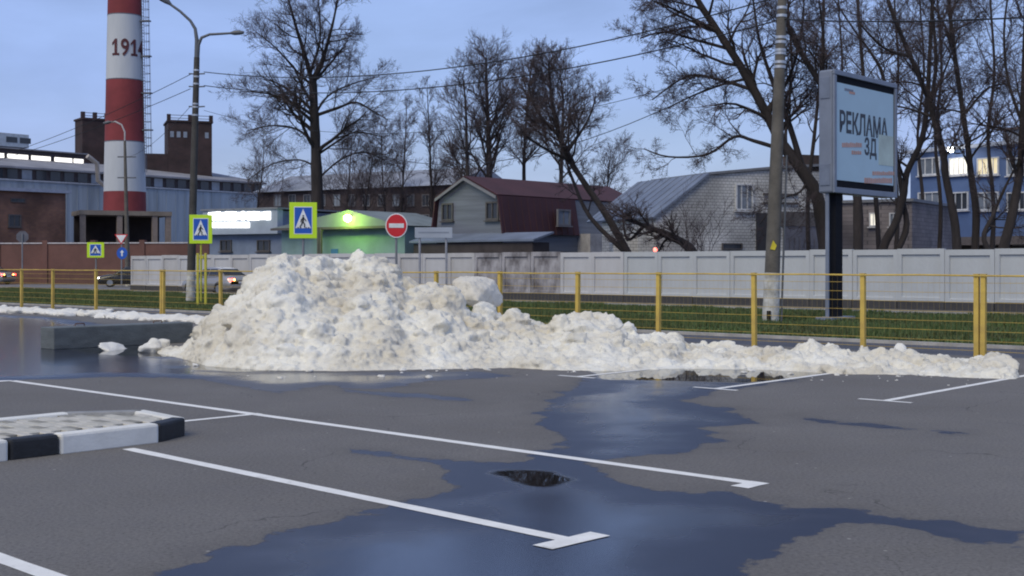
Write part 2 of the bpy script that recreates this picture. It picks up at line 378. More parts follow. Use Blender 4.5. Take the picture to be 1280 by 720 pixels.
me.loops.foreach_set('vertex_index', np.arange(3 * n)); me.polygons.foreach_set('loop_start', np.arange(0, 3 * n, 3)); me.polygons.foreach_set('loop_total', np.full(n, 3)); me.update(); me.validate()
me.materials.append(mat('grass_blade', (.075, .13, .035), .8, .35, .5, col2=(.065, .075, .028)))
o = bpy.data.objects.new('grass', me); COL.objects.link(o); tag(o, 'short green winter grass on the strip behind the yellow fence', 'grass', kind='stuff')

# ------------------------------------------------------------------ paved island with black and white kerb stones
isl = thing('traffic_island', 'paved traffic island with black and white painted kerb stones', 'island')
E1 = G(200, 553); 
iu, iv = touv(E1); isl_w = 1.5
black_p = mat('kerb_black', (.016, .017, .02), .6, .4, 5, .1, 30); white_p = mat('kerb_white', (.76, .75, .71), .8, .1, 3, .08, 30, col2=(.62, .61, .57))
ht = .17; kt = .15
def kerbstone(a, b, m, t=kt):
    a, b = Vector(a), Vector(b); d = (b - a); l = d.length; d.normalize(); s = Vector((-d.y, d.x, 0))
    if s.dot(ctr - a) < 0: s = -s
    mb = MB(); mb.bbox(a + d * l / 2 + s * (t / 2) + Z3 * ((ht - .02) / 2), (l - .012, t, ht + .02), (d, s, Z3), .025)
    o = mb.build('kerb_stone', m, isl); return o
ctr = UV(iu - isl_w / 2, iv - 1.5)
f0 = UV(iu, iv)                                     # front edge corner
f1 = UV(iu - .22, iv + .42); f2 = UV(iu - isl_w + .42, iv + .42 + .1); f3 = UV(iu - isl_w, iv - .1)
kerbstone(f0, f1, black_p)
kerbstone(f1, f2, white_p); kerbstone(f2, f3, mat('kerb_plain', (.3, .3, .3), .8, .2, 3, .3, 30))
ln_ = .86
def v_on(x): k = (x - 640) / F; return (k * iu * UY - iu * UX) / (VX - k * VY)
vcut = [iv, v_on(75), v_on(12)]; vcut += [vcut[-1] - .86, vcut[-1] - 1.25, vcut[-1] - 2.1, vcut[-1] - 2.5]
for k in range(len(vcut) - 1): kerbstone(UV(iu, vcut[k]), UV(iu, vcut[k + 1]), white_p if k % 2 == 0 else black_p)
for k in range(5): kerbstone(UV(iu - isl_w, iv - .1 - k * ln_), UV(iu - isl_w, iv - .1 - (k + 1) * ln_), white_p if k % 2 == 0 else black_p)
bed = MB(); bed.prism([p - Z3 * 0 for p in (UV(iu - .1, iv - 4.3, .0), UV(iu - .1, iv - .03, .0), UV(iu - .28, iv + .33, .0), UV(iu - isl_w + .42, iv + .4, .0), UV(iu - isl_w + .1, iv - .12, .0), UV(iu - isl_w + .1, iv - 4.3, .0))], (0, 0, ht - .035))
bed.build('sand_bed', mat('bed_sand', (.16, .14, .11), .95), isl)
pv = MB(); pv.bbox((0, 0, 0), (.198, .097, .06), b=.004)
pmes = []
for k, c in enumerate(((.5, .475, .41), (.45, .43, .375), (.27, .255, .22), (.53, .5, .44))):
    m_ = pv.mesh('paver'); m_.materials.append(mat('paver_%d' % k, c, .9, .15, 9, .1, 60)); pmes.append(m_)
nu_ = 0; r = 0; vpos = iv + .38
while nu_ < 290 and vpos > iv - 3.0:
    off = (r % 2) * .1
    for k in range(-1, 8):
        uc = iu - isl_w + .27 + k * .2 + off
        lim = iu - .26 if vpos <= iv - .03 else iu - .26 - (vpos - iv) * .55
        lo = iu - isl_w + .26 if vpos < iv - .15 else iu - isl_w + .26 + (vpos - iv + .15) * .8
        if uc > lim or uc < lo: continue
        dark = (k + r // 2) % 3 == 0 and r % 2 == 0
        me = pmes[2] if dark else pmes[(k * 7 + r * 3) % 2 * 3 if (k + r) % 5 else 1]
        share(me, 'paver', isl, UV(uc, vpos, ht - .042 + random.uniform(-.002, .003)), YAW_U + random.uniform(-.01, .01)); nu_ += 1
    vpos -= .1; r += 1

# ------------------------------------------------------------------ snow heap
snow_m = None
def snow_material(name='snow', dirty=.5, tint=(.87, .85, .775)):
    m = bpy.data.materials.new(name); m.use_nodes = True; nt = m.node_tree; b = nt.nodes['Principled BSDF']; K = nt.links.new
    tcn = N(nt, 'ShaderNodeTexCoord')
    def noise(sc, det=5, r=.6):
        n = N(nt, 'ShaderNodeTexNoise'); n.inputs['Scale'].default_value = sc; n.inputs['Detail'].default_value = det; n.inputs['Roughness'].default_value = r
        K(tcn.outputs['Object'], n.inputs['Vector']); return n.outputs['Fac']
    def rng(x, a, c, d, e):
        n = N(nt, 'ShaderNodeMapRange'); K(x, n.inputs['Value'])
        for k, val in zip(('From Min', 'From Max', 'To Min', 'To Max'), (a, c, d, e)): n.inputs[k].default_value = val
        return n.outputs[0]
    def mix(f, a, c):
        n = N(nt, 'ShaderNodeMixRGB'); K(f, n.inputs['Fac'])
        for i, x in ((1, a), (2, c)):
            if isinstance(x, tuple): n.inputs[i].default_value = (*x, 1)
            else: K(x, n.inputs[i])
        return n.outputs[0]
    c = mix(rng(noise(.55, 6), .40, .62, 0, dirty), tint, (.55, .49, .38))
    c = mix(rng(noise(1.7, 7, .7), .55, .75, 0, dirty * .9), c, (.40, .36, .29))
    c = mix(rng(noise(6, 6, .75), .6, .75, 0, dirty * .8), c, (.27, .25, .22))
    c = mix(rng(noise(38, 3, .7), .64, .7, 0, dirty), c, (.16, .15, .135))
    K(c, b.inputs['Base Color']); b.inputs['Roughness'].default_value = .85; b.inputs['Specular IOR Level'].default_value = .25
    bp = N(nt, 'ShaderNodeBump'); bp.inputs['Strength'].default_value = .7; bp.inputs['Distance'].default_value = .05
    n3 = N(nt, 'ShaderNodeMath', operation='ADD'); K(noise(14, 6, .7), n3.inputs[0]); K(rng(noise(60, 3), 0, 1, 0, .25), n3.inputs[1])
    K(n3.outputs[0], bp.inputs['Height']); K(bp.outputs[0], b.inputs['Normal'])
    return m
SNOW = snow_material('snow', .68); SNOW2 = snow_material('clean_snow', .25, (.82, .805, .76))

TOP = [(195,440),(215,428),(240,408),(270,384),(300,357),(322,333),(345,318),(375,320),(400,326),(430,330),(450,320),(478,322),(492,334),(505,348),(530,352),(560,357),(578,374),(600,380),(640,393),(680,402),(720,400),(745,400),(762,400),(790,414),(820,412),(845,411),(862,428),(900,434),(950,441),(1000,433),(1050,435),(1080,443),(1120,444),(1160,457),(1200,458),(1240,458),(1262,460),(1272,470)]
BASE = [(195,441),(230,449),(260,458),(330,463),(420,464),(520,462),(640,460),(700,463),(770,464),(850,461),(950,462),(1040,467),(1150,469),(1200,472),(1265,474),(1272,474)]
ADJ = [(195,8),(240,24),(260,26),(280,18),(300,18),(320,10),(345,8),(362,14),(400,11),(440,14),(480,11),(500,16),(540,10),(580,20),(610,15),(640,13),(680,11),(720,2),(770,3),(820,13),(845,16),(865,18),(900,2),(1000,5),(1040,9),(1080,5),(1160,6),(1272,5)]
TOP = [(x, min(y + float(np.interp(x, *zip(*ADJ))), 471)) for x, y in TOP]
tx, ty = zip(*TOP); bx_, by_ = zip(*BASE)
def far_edge(x, Dn): return min(max(DV(x, 20.9), Dn + .8), Dn + np.interp(x, [195, 225, 270, 340, 480], [.9, 2.6, 5.5, 9.5, 14]))
def heap_h(x, Dp):                      # height of the heap at photo column x and depth Dp
    yt = np.interp(x, tx, ty); yb = np.interp(x, bx_, by_)
    Dn = F * CH / (yb - HZ); Df = far_edge(x, Dn)
    wgt = np.interp(x, [195, 330, 560, 700, 900, 1272], [.5, .52, .52, .58, .55, .5])
    Dr = Dn + (Df - Dn) * wgt
    H = max(.05, CH - (yt - HZ) * Dr / F)
    if Dp < Dn or Dp > Df: return 0
    t = (Dp - Dn) / (Dr - Dn) if Dp < Dr else (Df - Dp) / (Df - Dr)
    return H * (1 - (1 - t) ** 1.55) if Dp < Dr else H * (t ** .8)
random.seed(11)
hb = MB(); cols = np.linspace(197, 1270, 260); rows = 60; vs = []; 
for x in cols:
    yb = np.interp(x, bx_, by_); Dn = F * CH / (yb - HZ); Df = far_edge(x, Dn)
    for j in range(rows + 1):
        D = Dn + (Df - Dn) * j / rows; p = Vector(((x - 640) / F * D, D, 0)); z = heap_h(x, D)
        if z > .04: z *= 1 + .05 * mnoise.noise(p * .9) + .06 * mnoise.noise(p * 2.3); z = max(z, .02)
        p.z = z; vs.append(p)
R_ = rows + 1; nc = len(cols); top_n = len(vs)
fs = [(i * R_ + j, (i + 1) * R_ + j, (i + 1) * R_ + j + 1, i * R_ + j + 1) for i in range(nc - 1) for j in range(rows)]
bot = [Vector((p.x, p.y, -.12)) for p in vs]
fs += [(top_n + i * R_ + j, top_n + i * R_ + j + 1, top_n + (i + 1) * R_ + j + 1, top_n + (i + 1) * R_ + j) for i in range(nc - 1) for j in range(rows)]
for i in range(nc - 1):
    a, b = i * R_, (i + 1) * R_; fs.append((a, a + top_n, b + top_n, b)); a, b = i * R_ + rows, (i + 1) * R_ + rows; fs.append((b, b + top_n, a + top_n, a))
for j in range(rows):
    fs.append((j + 1, j + 1 + top_n, j + top_n, j)); a = (nc - 1) * R_ + j; fs.append((a, a + top_n, a + 1 + top_n, a + 1))
hb.add(vs + bot, fs)
_ico = {}
def ico(sub):
    if sub not in _ico:
        bm = bmesh.new(); bmesh.ops.create_icosphere(bm, subdivisions=sub, radius=1); _ico[sub] = ([v.co.copy() for v in bm.verts], [[v.index for v in f.verts] for f in bm.faces]); bm.free()
    return _ico[sub]
def clod(mb, c, r, sub=2, sq=.8, rough=.42, freq=1.9):
    vs, fs = ico(sub); seed = Vector((random.uniform(-50, 50), random.uniform(-50, 50), random.uniform(-50, 50)))
    q = Matrix.Rotation(random.uniform(0, 6.28), 3, 'Z') @ Matrix.Rotation(random.uniform(-.5, .5), 3, 'X')
    sx, sy, sz = r * random.uniform(.8, 1.3), r * random.uniform(.75, 1.15), r * sq * random.uniform(.8, 1.15)
    out = []
    for v in vs:
        k = 1 + rough * mnoise.noise(v * freq + seed) * 1.6
        out.append(Vector(c) + q @ Vector((v.x * sx * k, v.y * sy * k, v.z * sz * k)))
    mb.add(out, fs, True)
def scatter(mb, cnt, x0, x1, rmin, rmax, sink=.0, front=.98, pw=2.2):
    for _ in range(cnt):
        x = random.uniform(x0, x1); yb = np.interp(x, bx_, by_); Dn = F * CH / (yb - HZ); Df = far_edge(x, Dn)
        D = Dn + (Df - Dn) * random.uniform(.0, front * .8); z = heap_h(x, D)
        r = rmin + (rmax - rmin) * random.random() ** pw
        r = min(r, max(.15 if x > 640 else .04, z * .6 + .03))
        clod(mb, ((x - 640) / F * D, D, z + r * (sink + random.uniform(-.5, .42))), r, 2 if r > .12 else 1, random.uniform(.6, .95))
scatter(hb, 300, 205, 680, .09, .30)
scatter(hb, 55, 230, 660, .16, .27, .0, .98, 1.2)
scatter(hb, 2400, 205, 680, .045, .16, -.05, .98, 1.2)
scatter(hb, 260, 640, 1262, .12, .31, -.05, .98, 1.4)
scatter(hb, 700, 640, 1268, .045, .13, -.05, .98, 1.3)
scatter(hb, 600, 205, 1270, .035, .09, -.1, .5)
# crest lumps
for x, y, r in ((350,325,.27),(378,326,.26),(362,326,.26),(415,328,.26),(432,330,.24),(395,328,.3),(335,336,.25),(315,350,.22),(450,326,.3),(470,328,.34),(486,338,.3),(512,352,.2),(540,356,.22),(560,362,.22),(758,405,.17),(770,412,.2),(843,416,.16),(830,420,.24),(805,424,.26),(880,436,.18),(1002,436,.17),(1018,440,.22),(1043,438,.24),(1082,446,.2),(690,412,.22),(715,408,.24),(735,412,.26),(655,404,.2),(640,400,.24),(620,400,.26),(910,442,.2),(940,448,.18),(965,446,.2),(985,442,.18)):
    yb = np.interp(x, bx_, by_); Dn = F * CH / (yb - HZ); Df = far_edge(x, Dn); wgt = np.interp(x, [195, 330, 560, 700, 900, 1272], [.5, .52, .52, .58, .55, .5])
    clod(hb, P(x, y + 8, Dn + (Df - Dn) * wgt), r, 2, .85)
def remesh(mb, name, m, vox, disp, dscale, disp2=0, dscale2=.1):
    o = mb.build(name, m)
    md = o.modifiers.new('r', 'REMESH'); md.mode = 'VOXEL'; md.voxel_size = vox; md.use_smooth_shade = True
    sm = o.modifiers.new('s', 'SMOOTH'); sm.factor = .35; sm.iterations = 1
    for s_, sc in ((disp, dscale), (disp2, dscale2)):
        if not s_: continue
        t = bpy.data.textures.new('c', 'CLOUDS'); t.noise_scale = sc; t.noise_depth = 3
        d = o.modifiers.new('d', 'DISPLACE'); d.texture = t; d.strength = s_; d.mid_level = .5; d.texture_coords = 'GLOBAL'
    dg = bpy.context.evaluated_depsgraph_get(); dg.update()
    me = bpy.data.meshes.new_from_object(o.evaluated_get(dg)); o.modifiers.clear(); old = o.data; o.data = me; bpy.data.meshes.remove(old)
    me.polygons.foreach_set('use_smooth', [True] * len(me.polygons))
    return o
heap = remesh(hb, 'snow_heap', SNOW, .032, .08, .12, .05, .05)
tag(heap, 'long heap of lumpy dirty white snow in front of the yellow fence', 'snow heap')

cr_ = MB(); random.seed(77)
for k in range(60):
    x = random.uniform(215, 1255); y = np.interp(x, bx_, by_) + abs(random.gauss(0, 6)); r = .01 + .06 * random.random() ** 3; clod(cr_, G(x, y) + Z3 * r * .1, r, 2, .45)
o = cr_.build('snow_crumbs', SNOW2, heap); o['kind'] = 'stuff'
def snow_lump(label, c, r, sq=.85, m=SNOW, rough=.35, freq=2.0, vox=.03, extra=0):
    mb = MB(); clod(mb, c, r, 3, sq, rough, freq)
    for _ in range(extra):
        d = Vector((random.gauss(0, 1), random.gauss(0, 1), random.gauss(0, .7))).normalized() * r * .6; clod(mb, Vector(c) + d, r * random.uniform(.3, .5), 2, .9, .3)
    return tag(remesh(mb, 'snow_lump', m, vox, .05, .2), label, 'snow lump', 'loose lumps of snow')
# the big broken block on the heap
def snow_block():
    bm = bmesh.new(); random.seed(5)
    pts = []
    for x, y, d in ((566,352,25.6),(575,346,25.9),(604,346,26),(618,350,26.2),(630,372,26.2),(626,382,25.9),(612,388,25.6),(590,382,25.2),(572,374,25.2),(585,352,25.1),(608,362,25.2),(598,376,24.95),(570,362,26.4),(600,350,26.6),(622,366,26.7),(600,384,26.5)):
        bm.verts.new(P(x, y, d))
    bmesh.ops.convex_hull(bm, input=bm.verts[:]); bm.verts.ensure_lookup_table()
    for v in [v for v in bm.verts if not v.link_faces]: bm.verts.remove(v)
    bm.verts.index_update(); mb = MB(); mb.add([v.co.copy() for v in bm.verts], [[v.index for v in f.verts] for f in bm.faces]); bm.free()
    return tag(remesh(mb, 'snow_block', snow_material('packed_snow', .8, (.74, .70, .62)), .035, .09, .3, .05, .1), 'big angular block of packed snow standing on the heap', 'snow block')
snow_block()
snow_lump('small round snow lump beside the left toe of the snow heap', G(203, 437) + Z3 * .1, .13, .9, SNOW2)
snow_lump('flat snow lump lying in the puddle left of the heap', G(186, 440) + Z3 * .06, .22, .45, SNOW2, extra=3)
snow_lump('thin flat patch of snow near the concrete block', G(142, 437) + Z3 * .02, .3, .14, SNOW2)
snow_lump('upright egg shaped snow lump on the low bank at right', P(1125, 439, 21.2), .13, 1.3, SNOW2)
snow_lump('round dirty snow lump at the right end of the bank', P(1247, 459, 18.9), .25, .62, SNOW, extra=2)

# low snow along the fence on the left
mb = MB(); random.seed(21)
for k in range(420):
    u = random.uniform(-50, -27.5); v = 20.6 + random.gauss(0, .28) - (.35 if u > -42 else 0)
    r = random.uniform(.08, .3); clod(mb, UV(u, v, .03), r, 2, .45)
for k in range(90): clod(mb, UV(-62 + 34.5 * k / 90, 20.45, .0), .34, 1, .22)
for k in range(60): clod(mb, UV(random.uniform(-62, -50), 20.7 + random.gauss(0, .35), .02), random.uniform(.1, .3), 1, .35)
tag(remesh(mb, 'snow_bank', SNOW2, .05, .05, .2), 'thin low bank of snow along the fence foot at left', 'snow bank')

# concrete block left of the heap
cb = thing('concrete_block', 'low dark grey concrete block lying left of the snow heap', 'block')
pa = G(67, 437); pb = pa + V3 * 3.05; dd = (pb - pa).normalized(); ss = Vector((-dd.y, dd.x, 0))
mb = MB(); mb.bbox((pa + pb) / 2 + ss * .25 + Z3 * .2, ((pb - pa).length, .5, .42), (dd, ss, Z3), .02)
cm_ = mat('damp_concrete', (.12, .135, .14), .7, .25, 2.2, .4, 20, aspect=(1, 1, 3)); mb.build('slab', cm_, cb)
for t in (.22, .78):
    mb = MB(); q = pa.lerp(pb, t) + ss * .25 + Z3 * .405; mb.tube([q - dd * .1, q - dd * .09 + Z3 * .05, q + dd * .09 + Z3 * .05, q + dd * .1], .012, 6); mb.build('lifting_loop', mat('rust', (.12, .06, .035), .9), cb)
rehome(cb, pa)
# ------------------------------------------------------------------ yellow fence
yel = mat('fence_yellow', (.62, .44, .08), .65, .12, 3, .1, 20, col2=(.40, .27, .07))
fence = thing('yellow_fence', 'yellow metal fence of square posts and wire panels along the car park', 'fence')
FV = 21.35; FH = 1.42
post_px = [-75, -20, 27, 66, 120, 203, 276, 330, 390, 464, 545, 625, 722, 823, 943, 1079, 1225, 1400]
pu = []
for x in post_px:
    D = DV(x, FV); pu.append(touv(((x - 640) / F * D, D))[0])
pm = MB(); pm.bbox((0, 0, FH / 2 - .05), (.085, .085, FH + .1), b=.006); pm.box((0, 0, FH + .006), (.095, .095, .012)); pmesh = pm.mesh('post'); pmesh.materials.append(yel)
for i, u in enumerate(pu):
    for off in ((-.055, .055) if i in (5, 16) else (0,)):
        o = share(pmesh, 'post', fence, UV(u + off, FV, 0), YAW_U); o.rotation_euler[1] = random.uniform(-.012, .012)
for i in range(len(pu) - 1):
    a, b = pu[i], pu[i + 1]; sag = random.uniform(-.01, .01)
    mb = MB(); mb.tube([UV(a, FV - .05, FH - .02), UV((a + b) / 2, FV - .05, FH - .02 + sag), UV(b, FV - .05, FH - .02)], .018, 6); mb.build('top_rail', yel, fence)
    mb = MB()
    for k in range(8):
        z = .12 + k * .165; mb.tube([UV(a + .04, FV, z), UV((a + b) / 2, FV + random.uniform(-.01, .01), z + random.uniform(-.008, .008)), UV(b - .04, FV, z)], .0042, 4, False)
    nn = max(6, int((b - a) / .1))
    for k in range(1, nn): u = a + (b - a) * k / nn; mb.tube([UV(u, FV + .006, .08), UV(u, FV + .006, FH - .03)], .001, 3, False)
    mb.build('wire_panel', yel, fence)
rehome(fence, UV(pu[8], FV))

# ------------------------------------------------------------------ white concrete wall of panels
wall = thing('concrete_wall', 'long white painted concrete panel wall beyond the grass strip', 'wall')
wm = mat('wall_paint', (.58, .585, .61), .8, .1, .7, .25, 14, col2=(.44, .44, .455), aspect=(1, 1, .35))
ws = mat('wall_stained', (.5, .49, .52), .9, .1, 1.3, .3, 14, col2=(.09, .08, .085), aspect=(1, 1, .6))
pl = mat('plinth', (.06, .058, .06), .9, .35, .9, .3, 10)
WV, PT, WH = 43.0, 1.745, 2.12
def panel_mesh(m):
    mb = MB(); fr = .16; d = .07; z0, z1 = .27, WH
    xs = [-PT / 2 + .006, -PT / 2 + fr, PT / 2 - fr, PT / 2 - .006]; zs = [z0, z0 + .12, z1 - .2, z1]
    def gp(i, j, y): return (xs[i], y, zs[j])
    for i in range(3):
        for j in range(3):
            if i == 1 and j == 1: continue
            mb.poly([gp(i, j, 0), gp(i + 1, j, 0), gp(i + 1, j + 1, 0), gp(i, j + 1, 0)])
    b = .025; inn = [(xs[1] + b, d, zs[1] + b), (xs[2] - b, d, zs[1] + b), (xs[2] - b, d, zs[2] - b), (xs[1] + b, d, zs[2] - b)]
    out = [gp(1, 1, 0), gp(2, 1, 0), gp(2, 2, 0), gp(1, 2, 0)]
    mb.poly(inn)
    for k in range(4): mb.poly([out[k], out[(k + 1) % 4], inn[(k + 1) % 4], inn[k]])
    x0, x1 = xs[0], xs[3]; t = .16
    mb.poly([(x0, 0, z1), (x1, 0, z1), (x1, t, z1), (x0, t, z1)]); mb.poly([(x1, t, z0), (x0, t, z0), (x0, t, z1), (x1, t, z1)])
    mb.poly([(x0, 0, z0), (x0, 0, z1), (x0, t, z1), (x0, t, z0)]); mb.poly([(x1, 0, z0), (x1, t, z0), (x1, t, z1), (x1, 0, z1)])
    me = mb.mesh('panel'); me.materials.append(m); return me
pw, pst = panel_mesh(wm), panel_mesh(ws); pw2 = panel_mesh(mat('wall_paint_cool', (.52, .55, .575), .8, .1, .7, .25, 14, col2=(.42, .44, .46), aspect=(1, 1, .35))); pw3 = panel_mesh(mat('wall_paint_warm', (.55, .545, .555), .8, .1, .9, .25, 14, col2=(.38, .375, .38), aspect=(1, 1, .35)))
pb_ = MB(); pb_.bbox((0, .1, .1), (PT - .02, .3, .36), b=.02); pbm = pb_.mesh('plinth_block'); pbm.materials.append(pl)
xw = 1070.5; D = DV(xw, WV); u0 = touv(((xw - 640) / F * D, D))[0] - .16
k = -32
while k <= 8:
    u = u0 + PT * (k + .5); q = UV(u, WV, 0); xi = 640 + q.x / q.y * F
    if xi > 172 and xi < 1400:
        st = 582 < xi < 690
        gap = .0
        share(pst if st else (pw2 if xi > 770 and random.random() < .75 else random.choice((pw, pw, pw3))), 'panel', wall, UV(u, WV + random.uniform(-.015, .015), random.uniform(-.02, .03)), YAW_U + random.uniform(-.006, .004))
        share(pbm, 'plinth_block', wall, UV(u, WV + random.uniform(-.02, .02), random.uniform(-.02, .02)), YAW_U)
    k += 1
rehome(wall, UV(u0, WV))

# brown wall at the far left
bw = thing('brown_wall', 'long reddish brown rendered wall behind the road at far left', 'wall')
mb = MB(); DW = 99.0; a = P(-60, 302, DW + 4); a.z = 0; b = P(262, 305, DW); b.z = 0; d = (b - a); l = d.length; d.normalize(); s = Vector((-d.y, d.x, 0)); mb.box((a + b) / 2 + Z3 * 1.6, (l, .3, 3.2), (d, s, Z3))
mb.build('wall_face', mat('brown_render', (.135, .068, .058), .9, .2, .5, .3, 6), bw)
nb = 16
for k in range(nb):
    mb = MB(); q = a.lerp(b, (k + .5) / nb); mb.box(q + Z3 * 3.27, (l / nb - .03, .44, .09), (d, s, Z3)); mb.build('coping', mat('coping_snow', (.5, .48, .5), .8), bw)
for k in range(0, nb, 3):
    mb = MB(); q = a.lerp(b, k / nb); mb.box(q - s * .04 + Z3 * 1.75, (.45, .42, 3.5), (d, s, Z3)); mb.build('pier', MATS['brown_render'], bw)
rehome(bw, a)

# ------------------------------------------------------------------ trees
bark = mat('bark', (.032, .026, .026), .95, .35, 3, .6, 14, aspect=(1, 1, .3)); twigm = mat('twig', (.062, .047, .052), .95, .3, 1)  # distance haze put into the twig colour: lighter and purplish
class Tree:
    def __init__(s, seed): s.l = MB(); s.t = MB(); s.rs = random.Random(seed); s.cnt = 0; s.main = []
    def rv(s):
        r = s.rs; return Vector((r.gauss(0, 1), r.gauss(0, 1), r.gauss(0, 1)))
    def limb(s, path, r0, r1, n=8):
        path = [Vector(p) for p in path]; pts = []
        if s.main and path[0].z > .8:                                # start on the nearest point of the wood already there
            path[0] = min(s.main, key=lambda q: (q - path[0]).length).copy()
        m = len(path)                                                # Catmull-Rom smoothing
        for i in range(m - 1):
            p0, p1, p2, p3 = path[max(i - 1, 0)], path[i], path[i + 1], path[min(i + 2, m - 1)]
            for k in range(4):
                t = k / 4; pts.append(.5 * ((2 * p1) + (p2 - p0) * t + (2 * p0 - 5 * p1 + 4 * p2 - p3) * t * t + (3 * p1 - p0 - 3 * p2 + p3) * t ** 3))
        pts.append(path[-1]); k = len(pts)
        rad = [(r0 + (r1 - r0) * (i / (k - 1)) ** .8) * s.rs.uniform(.93, 1.07) for i in range(k)]
        s.l.tube(pts, rad, n); s.main += pts; return pts, rad
    def grow(s, p, d, length, r, lev, maxlev, dens, up, spread):
        rs = s.rs; nseg = (6, 5, 3, 2, 1)[min(lev, 4)]; pts = [p.copy()]; q = p.copy(); d = d.normalized()
        for i in range(nseg):
            d = (d + s.rv() * (.13 + .03 * lev) + Vector((0, 0, up))).normalized(); q = q + d * (length / nseg) ; pts.append(q.copy())
        rt = r * .3 if lev < maxlev else r * .5
        rad = [r + (rt - r) * i / nseg for i in range(nseg + 1)]
        tgt = s.l if r > .035 else s.t
        if lev >= 3 or r < .012: s.t.spike(pts, r)
        else: tgt.tube(pts, rad, 5 if r > .05 else 3, False)
        s.cnt += 1
        if lev >= maxlev: return
        nch = max(2, int(dens[lev] * rs.uniform(.75, 1.25)))
        for c in range(nch):
            t = rs.uniform(.22, 1.0) if c else 1.0
            f = t * nseg; i = min(int(f), nseg - 1); b = pts[i].lerp(pts[i + 1], f - i); dd = (pts[i + 1] - pts[i]).normalized()
            per = s.rv(); per = (per - dd * per.dot(dd)).normalized(); sp = spread * rs.uniform(.6, 1.3)
            nd = dd * math.cos(sp) + per * math.sin(sp)
            s.grow(b, nd, length * rs.uniform(.38, .62) * (1.1 - .35 * t), max(r * .5 * (1 - .5 * t) + .003, .004), lev + 1, maxlev, dens, up, spread)
    def along(s, pts, rad, n, t0, l0, l1, maxlev, dens, up=.06, spread=.75, ang=(.6, 1.2), rk=.45):
        rs = s.rs; k = len(pts)
        for i in range(n):
            t = t0 + (1 - t0) * (i + rs.random()) / n; f = t * (k - 1); a = min(int(f), k - 2); b = pts[a].lerp(pts[a + 1], f - a); d = (pts[a + 1] - pts[a]).normalized()
            per = s.rv(); per.z *= .4; per = (per - d * per.dot(d)).normalized(); sp = rs.uniform(*ang)
            w = (t - t0) / (1 - t0); ln = (l0 + (l1 - l0) * w) * rs.uniform(.7, 1.2)
            s.grow(b, d * math.cos(sp) + per * math.sin(sp), ln, max(.012, rad[a] * rk), 1, maxlev, dens, up, spread)
    def done(s, name, label, base, cat='tree', group='bare winter trees'):
        o = thing(name, label, cat, group)
        s.l.build('trunk', bark, o); s.t.build('crown', twigm, o); rehome(o, base); return o
def px_path(pp, D, dd=0):
    n = len(pp); return [P(x, y, D + dd * i / max(1, n - 1)) for i, (x, y) in enumerate(pp)]
DN = [0, 10, 8, 6]
# big tree on the left
T = Tree(1); D = 84
pts, rad = T.limb(px_path([(398, 345), (397, 260), (395, 195), (393, 145), (391, 100)], D), .48, .26)
T.along(pts, rad, 8, .45, 4.2, 4.8, 4, DN, .07, .7)
for pp, r in (([(392,104),(382,72),(372,40),(362,5),(355,-30)], .2), ([(392,104),(402,78),(412,45),(420,10),(428,-40)], .2), ([(395,150),(365,128),(335,117),(300,114)], .14), ([(396,148),(422,135),(445,128),(468,140),(485,150)], .14),
              ([(396,180),(372,162),(340,157),(308,164)], .11), ([(393,145),(410,120),(440,105),(475,95)], .1), ([(397,195),(420,178),(445,165),(480,172)], .1), ([(392,110),(370,88),(345,60),(320,40)], .11), ([(390,90),(400,50),(398,0)], .12), ([(396,215),(375,200),(340,205),(310,225)], .08), ([(397,225),(425,200),(455,190),(480,200)], .08)):
    p2, r2 = T.limb(px_path(pp, D, T.rs.uniform(-3, 3)), r, .03, 6); T.along(p2, r2, 13, .2, 2.6, 1.6, 4, DN, .05, .7)
T.done('bare_tree', 'tallest bare tree behind the shop, left of the no entry sign', P(398, 345, D))

def crown_tree(seed, label, pp, D, r0, n, l0, l1, t0=.3, maxlev=4, dens=DN, r1=.05, up=.09, extra=(), ang=(.45, 1.0)):
    T = Tree(seed); pts, rad = T.limb(px_path(pp, D), r0, r1); T.along(pts, rad, n, t0, l0, l1, maxlev, dens, up, .65, ang)
    for e, r, m_, a_ in extra:
        p2, r2 = T.limb(px_path(e, D, T.rs.uniform(-2.5, 2.5)), r, .03, 6); T.along(p2, r2, m_, .25, a_, a_ * .6, maxlev, dens, up, .7)
    return T.done('bare_tree', label, P(*pp[0], D))
crown_tree(2, 'dense bare tree with straight trunk behind the ridge of the red roofed house', [(612,345),(612,260),(611,190),(609,125),(607,72)], 84, .33, 38, 4.0, 1.6, .35)
crown_tree(3, 'bare tree leaning left over the red roof, trunk rising from the wall', [(792,330),(760,272),(730,228),(708,192),(694,150),(688,110),(686,78)], 57, .2, 26, 2.6, 1.1, .4,
           extra=(([(700,170),(672,140),(660,105)], .1, 8, 1.6), ([(706,188),(735,150),(745,120)], .08, 8, 1.5), ([(712,198),(680,185),(658,170)], .09, 8, 1.5), ([(770,330),(738,272),(716,225),(704,190),(680,130)], .13, 9, 1.8)))
crown_tree(4, 'slim hazy bare tree just left of the red roofed house', [(541,345),(540,260),(537,180),(534,110)], 92, .16, 24, 3.0, 1.0, .25, r1=.02, ang=(.3, .7))
crown_tree(5, 'thin young bare tree between the tallest tree and the slim one', [(500,345),(502,260),(506,190),(508,135)], 100, .14, 20, 3.0, 1.0, .25, r1=.02, ang=(.3, .7))
crown_tree(6, 'short bushy bare tree behind the green lit shed', [(452,345),(455,280),(460,235),(466,200)], 96, .14, 18, 3.2, 1.5, .2, r1=.02)
crown_tree(17, 'bare tree low and wide in front of the long dark building', [(560,345),(566,280),(575,230),(580,190)], 88, .16, 16, 3.0, 1.5, .25, r1=.02)
crown_tree(18, 'faint bare tree left of the tallest tree, behind the factory hall', [(318,345),(322,260),(328,215),(330,180)], 120, .14, 16, 4.0, 2.0, .25, r1=.02)
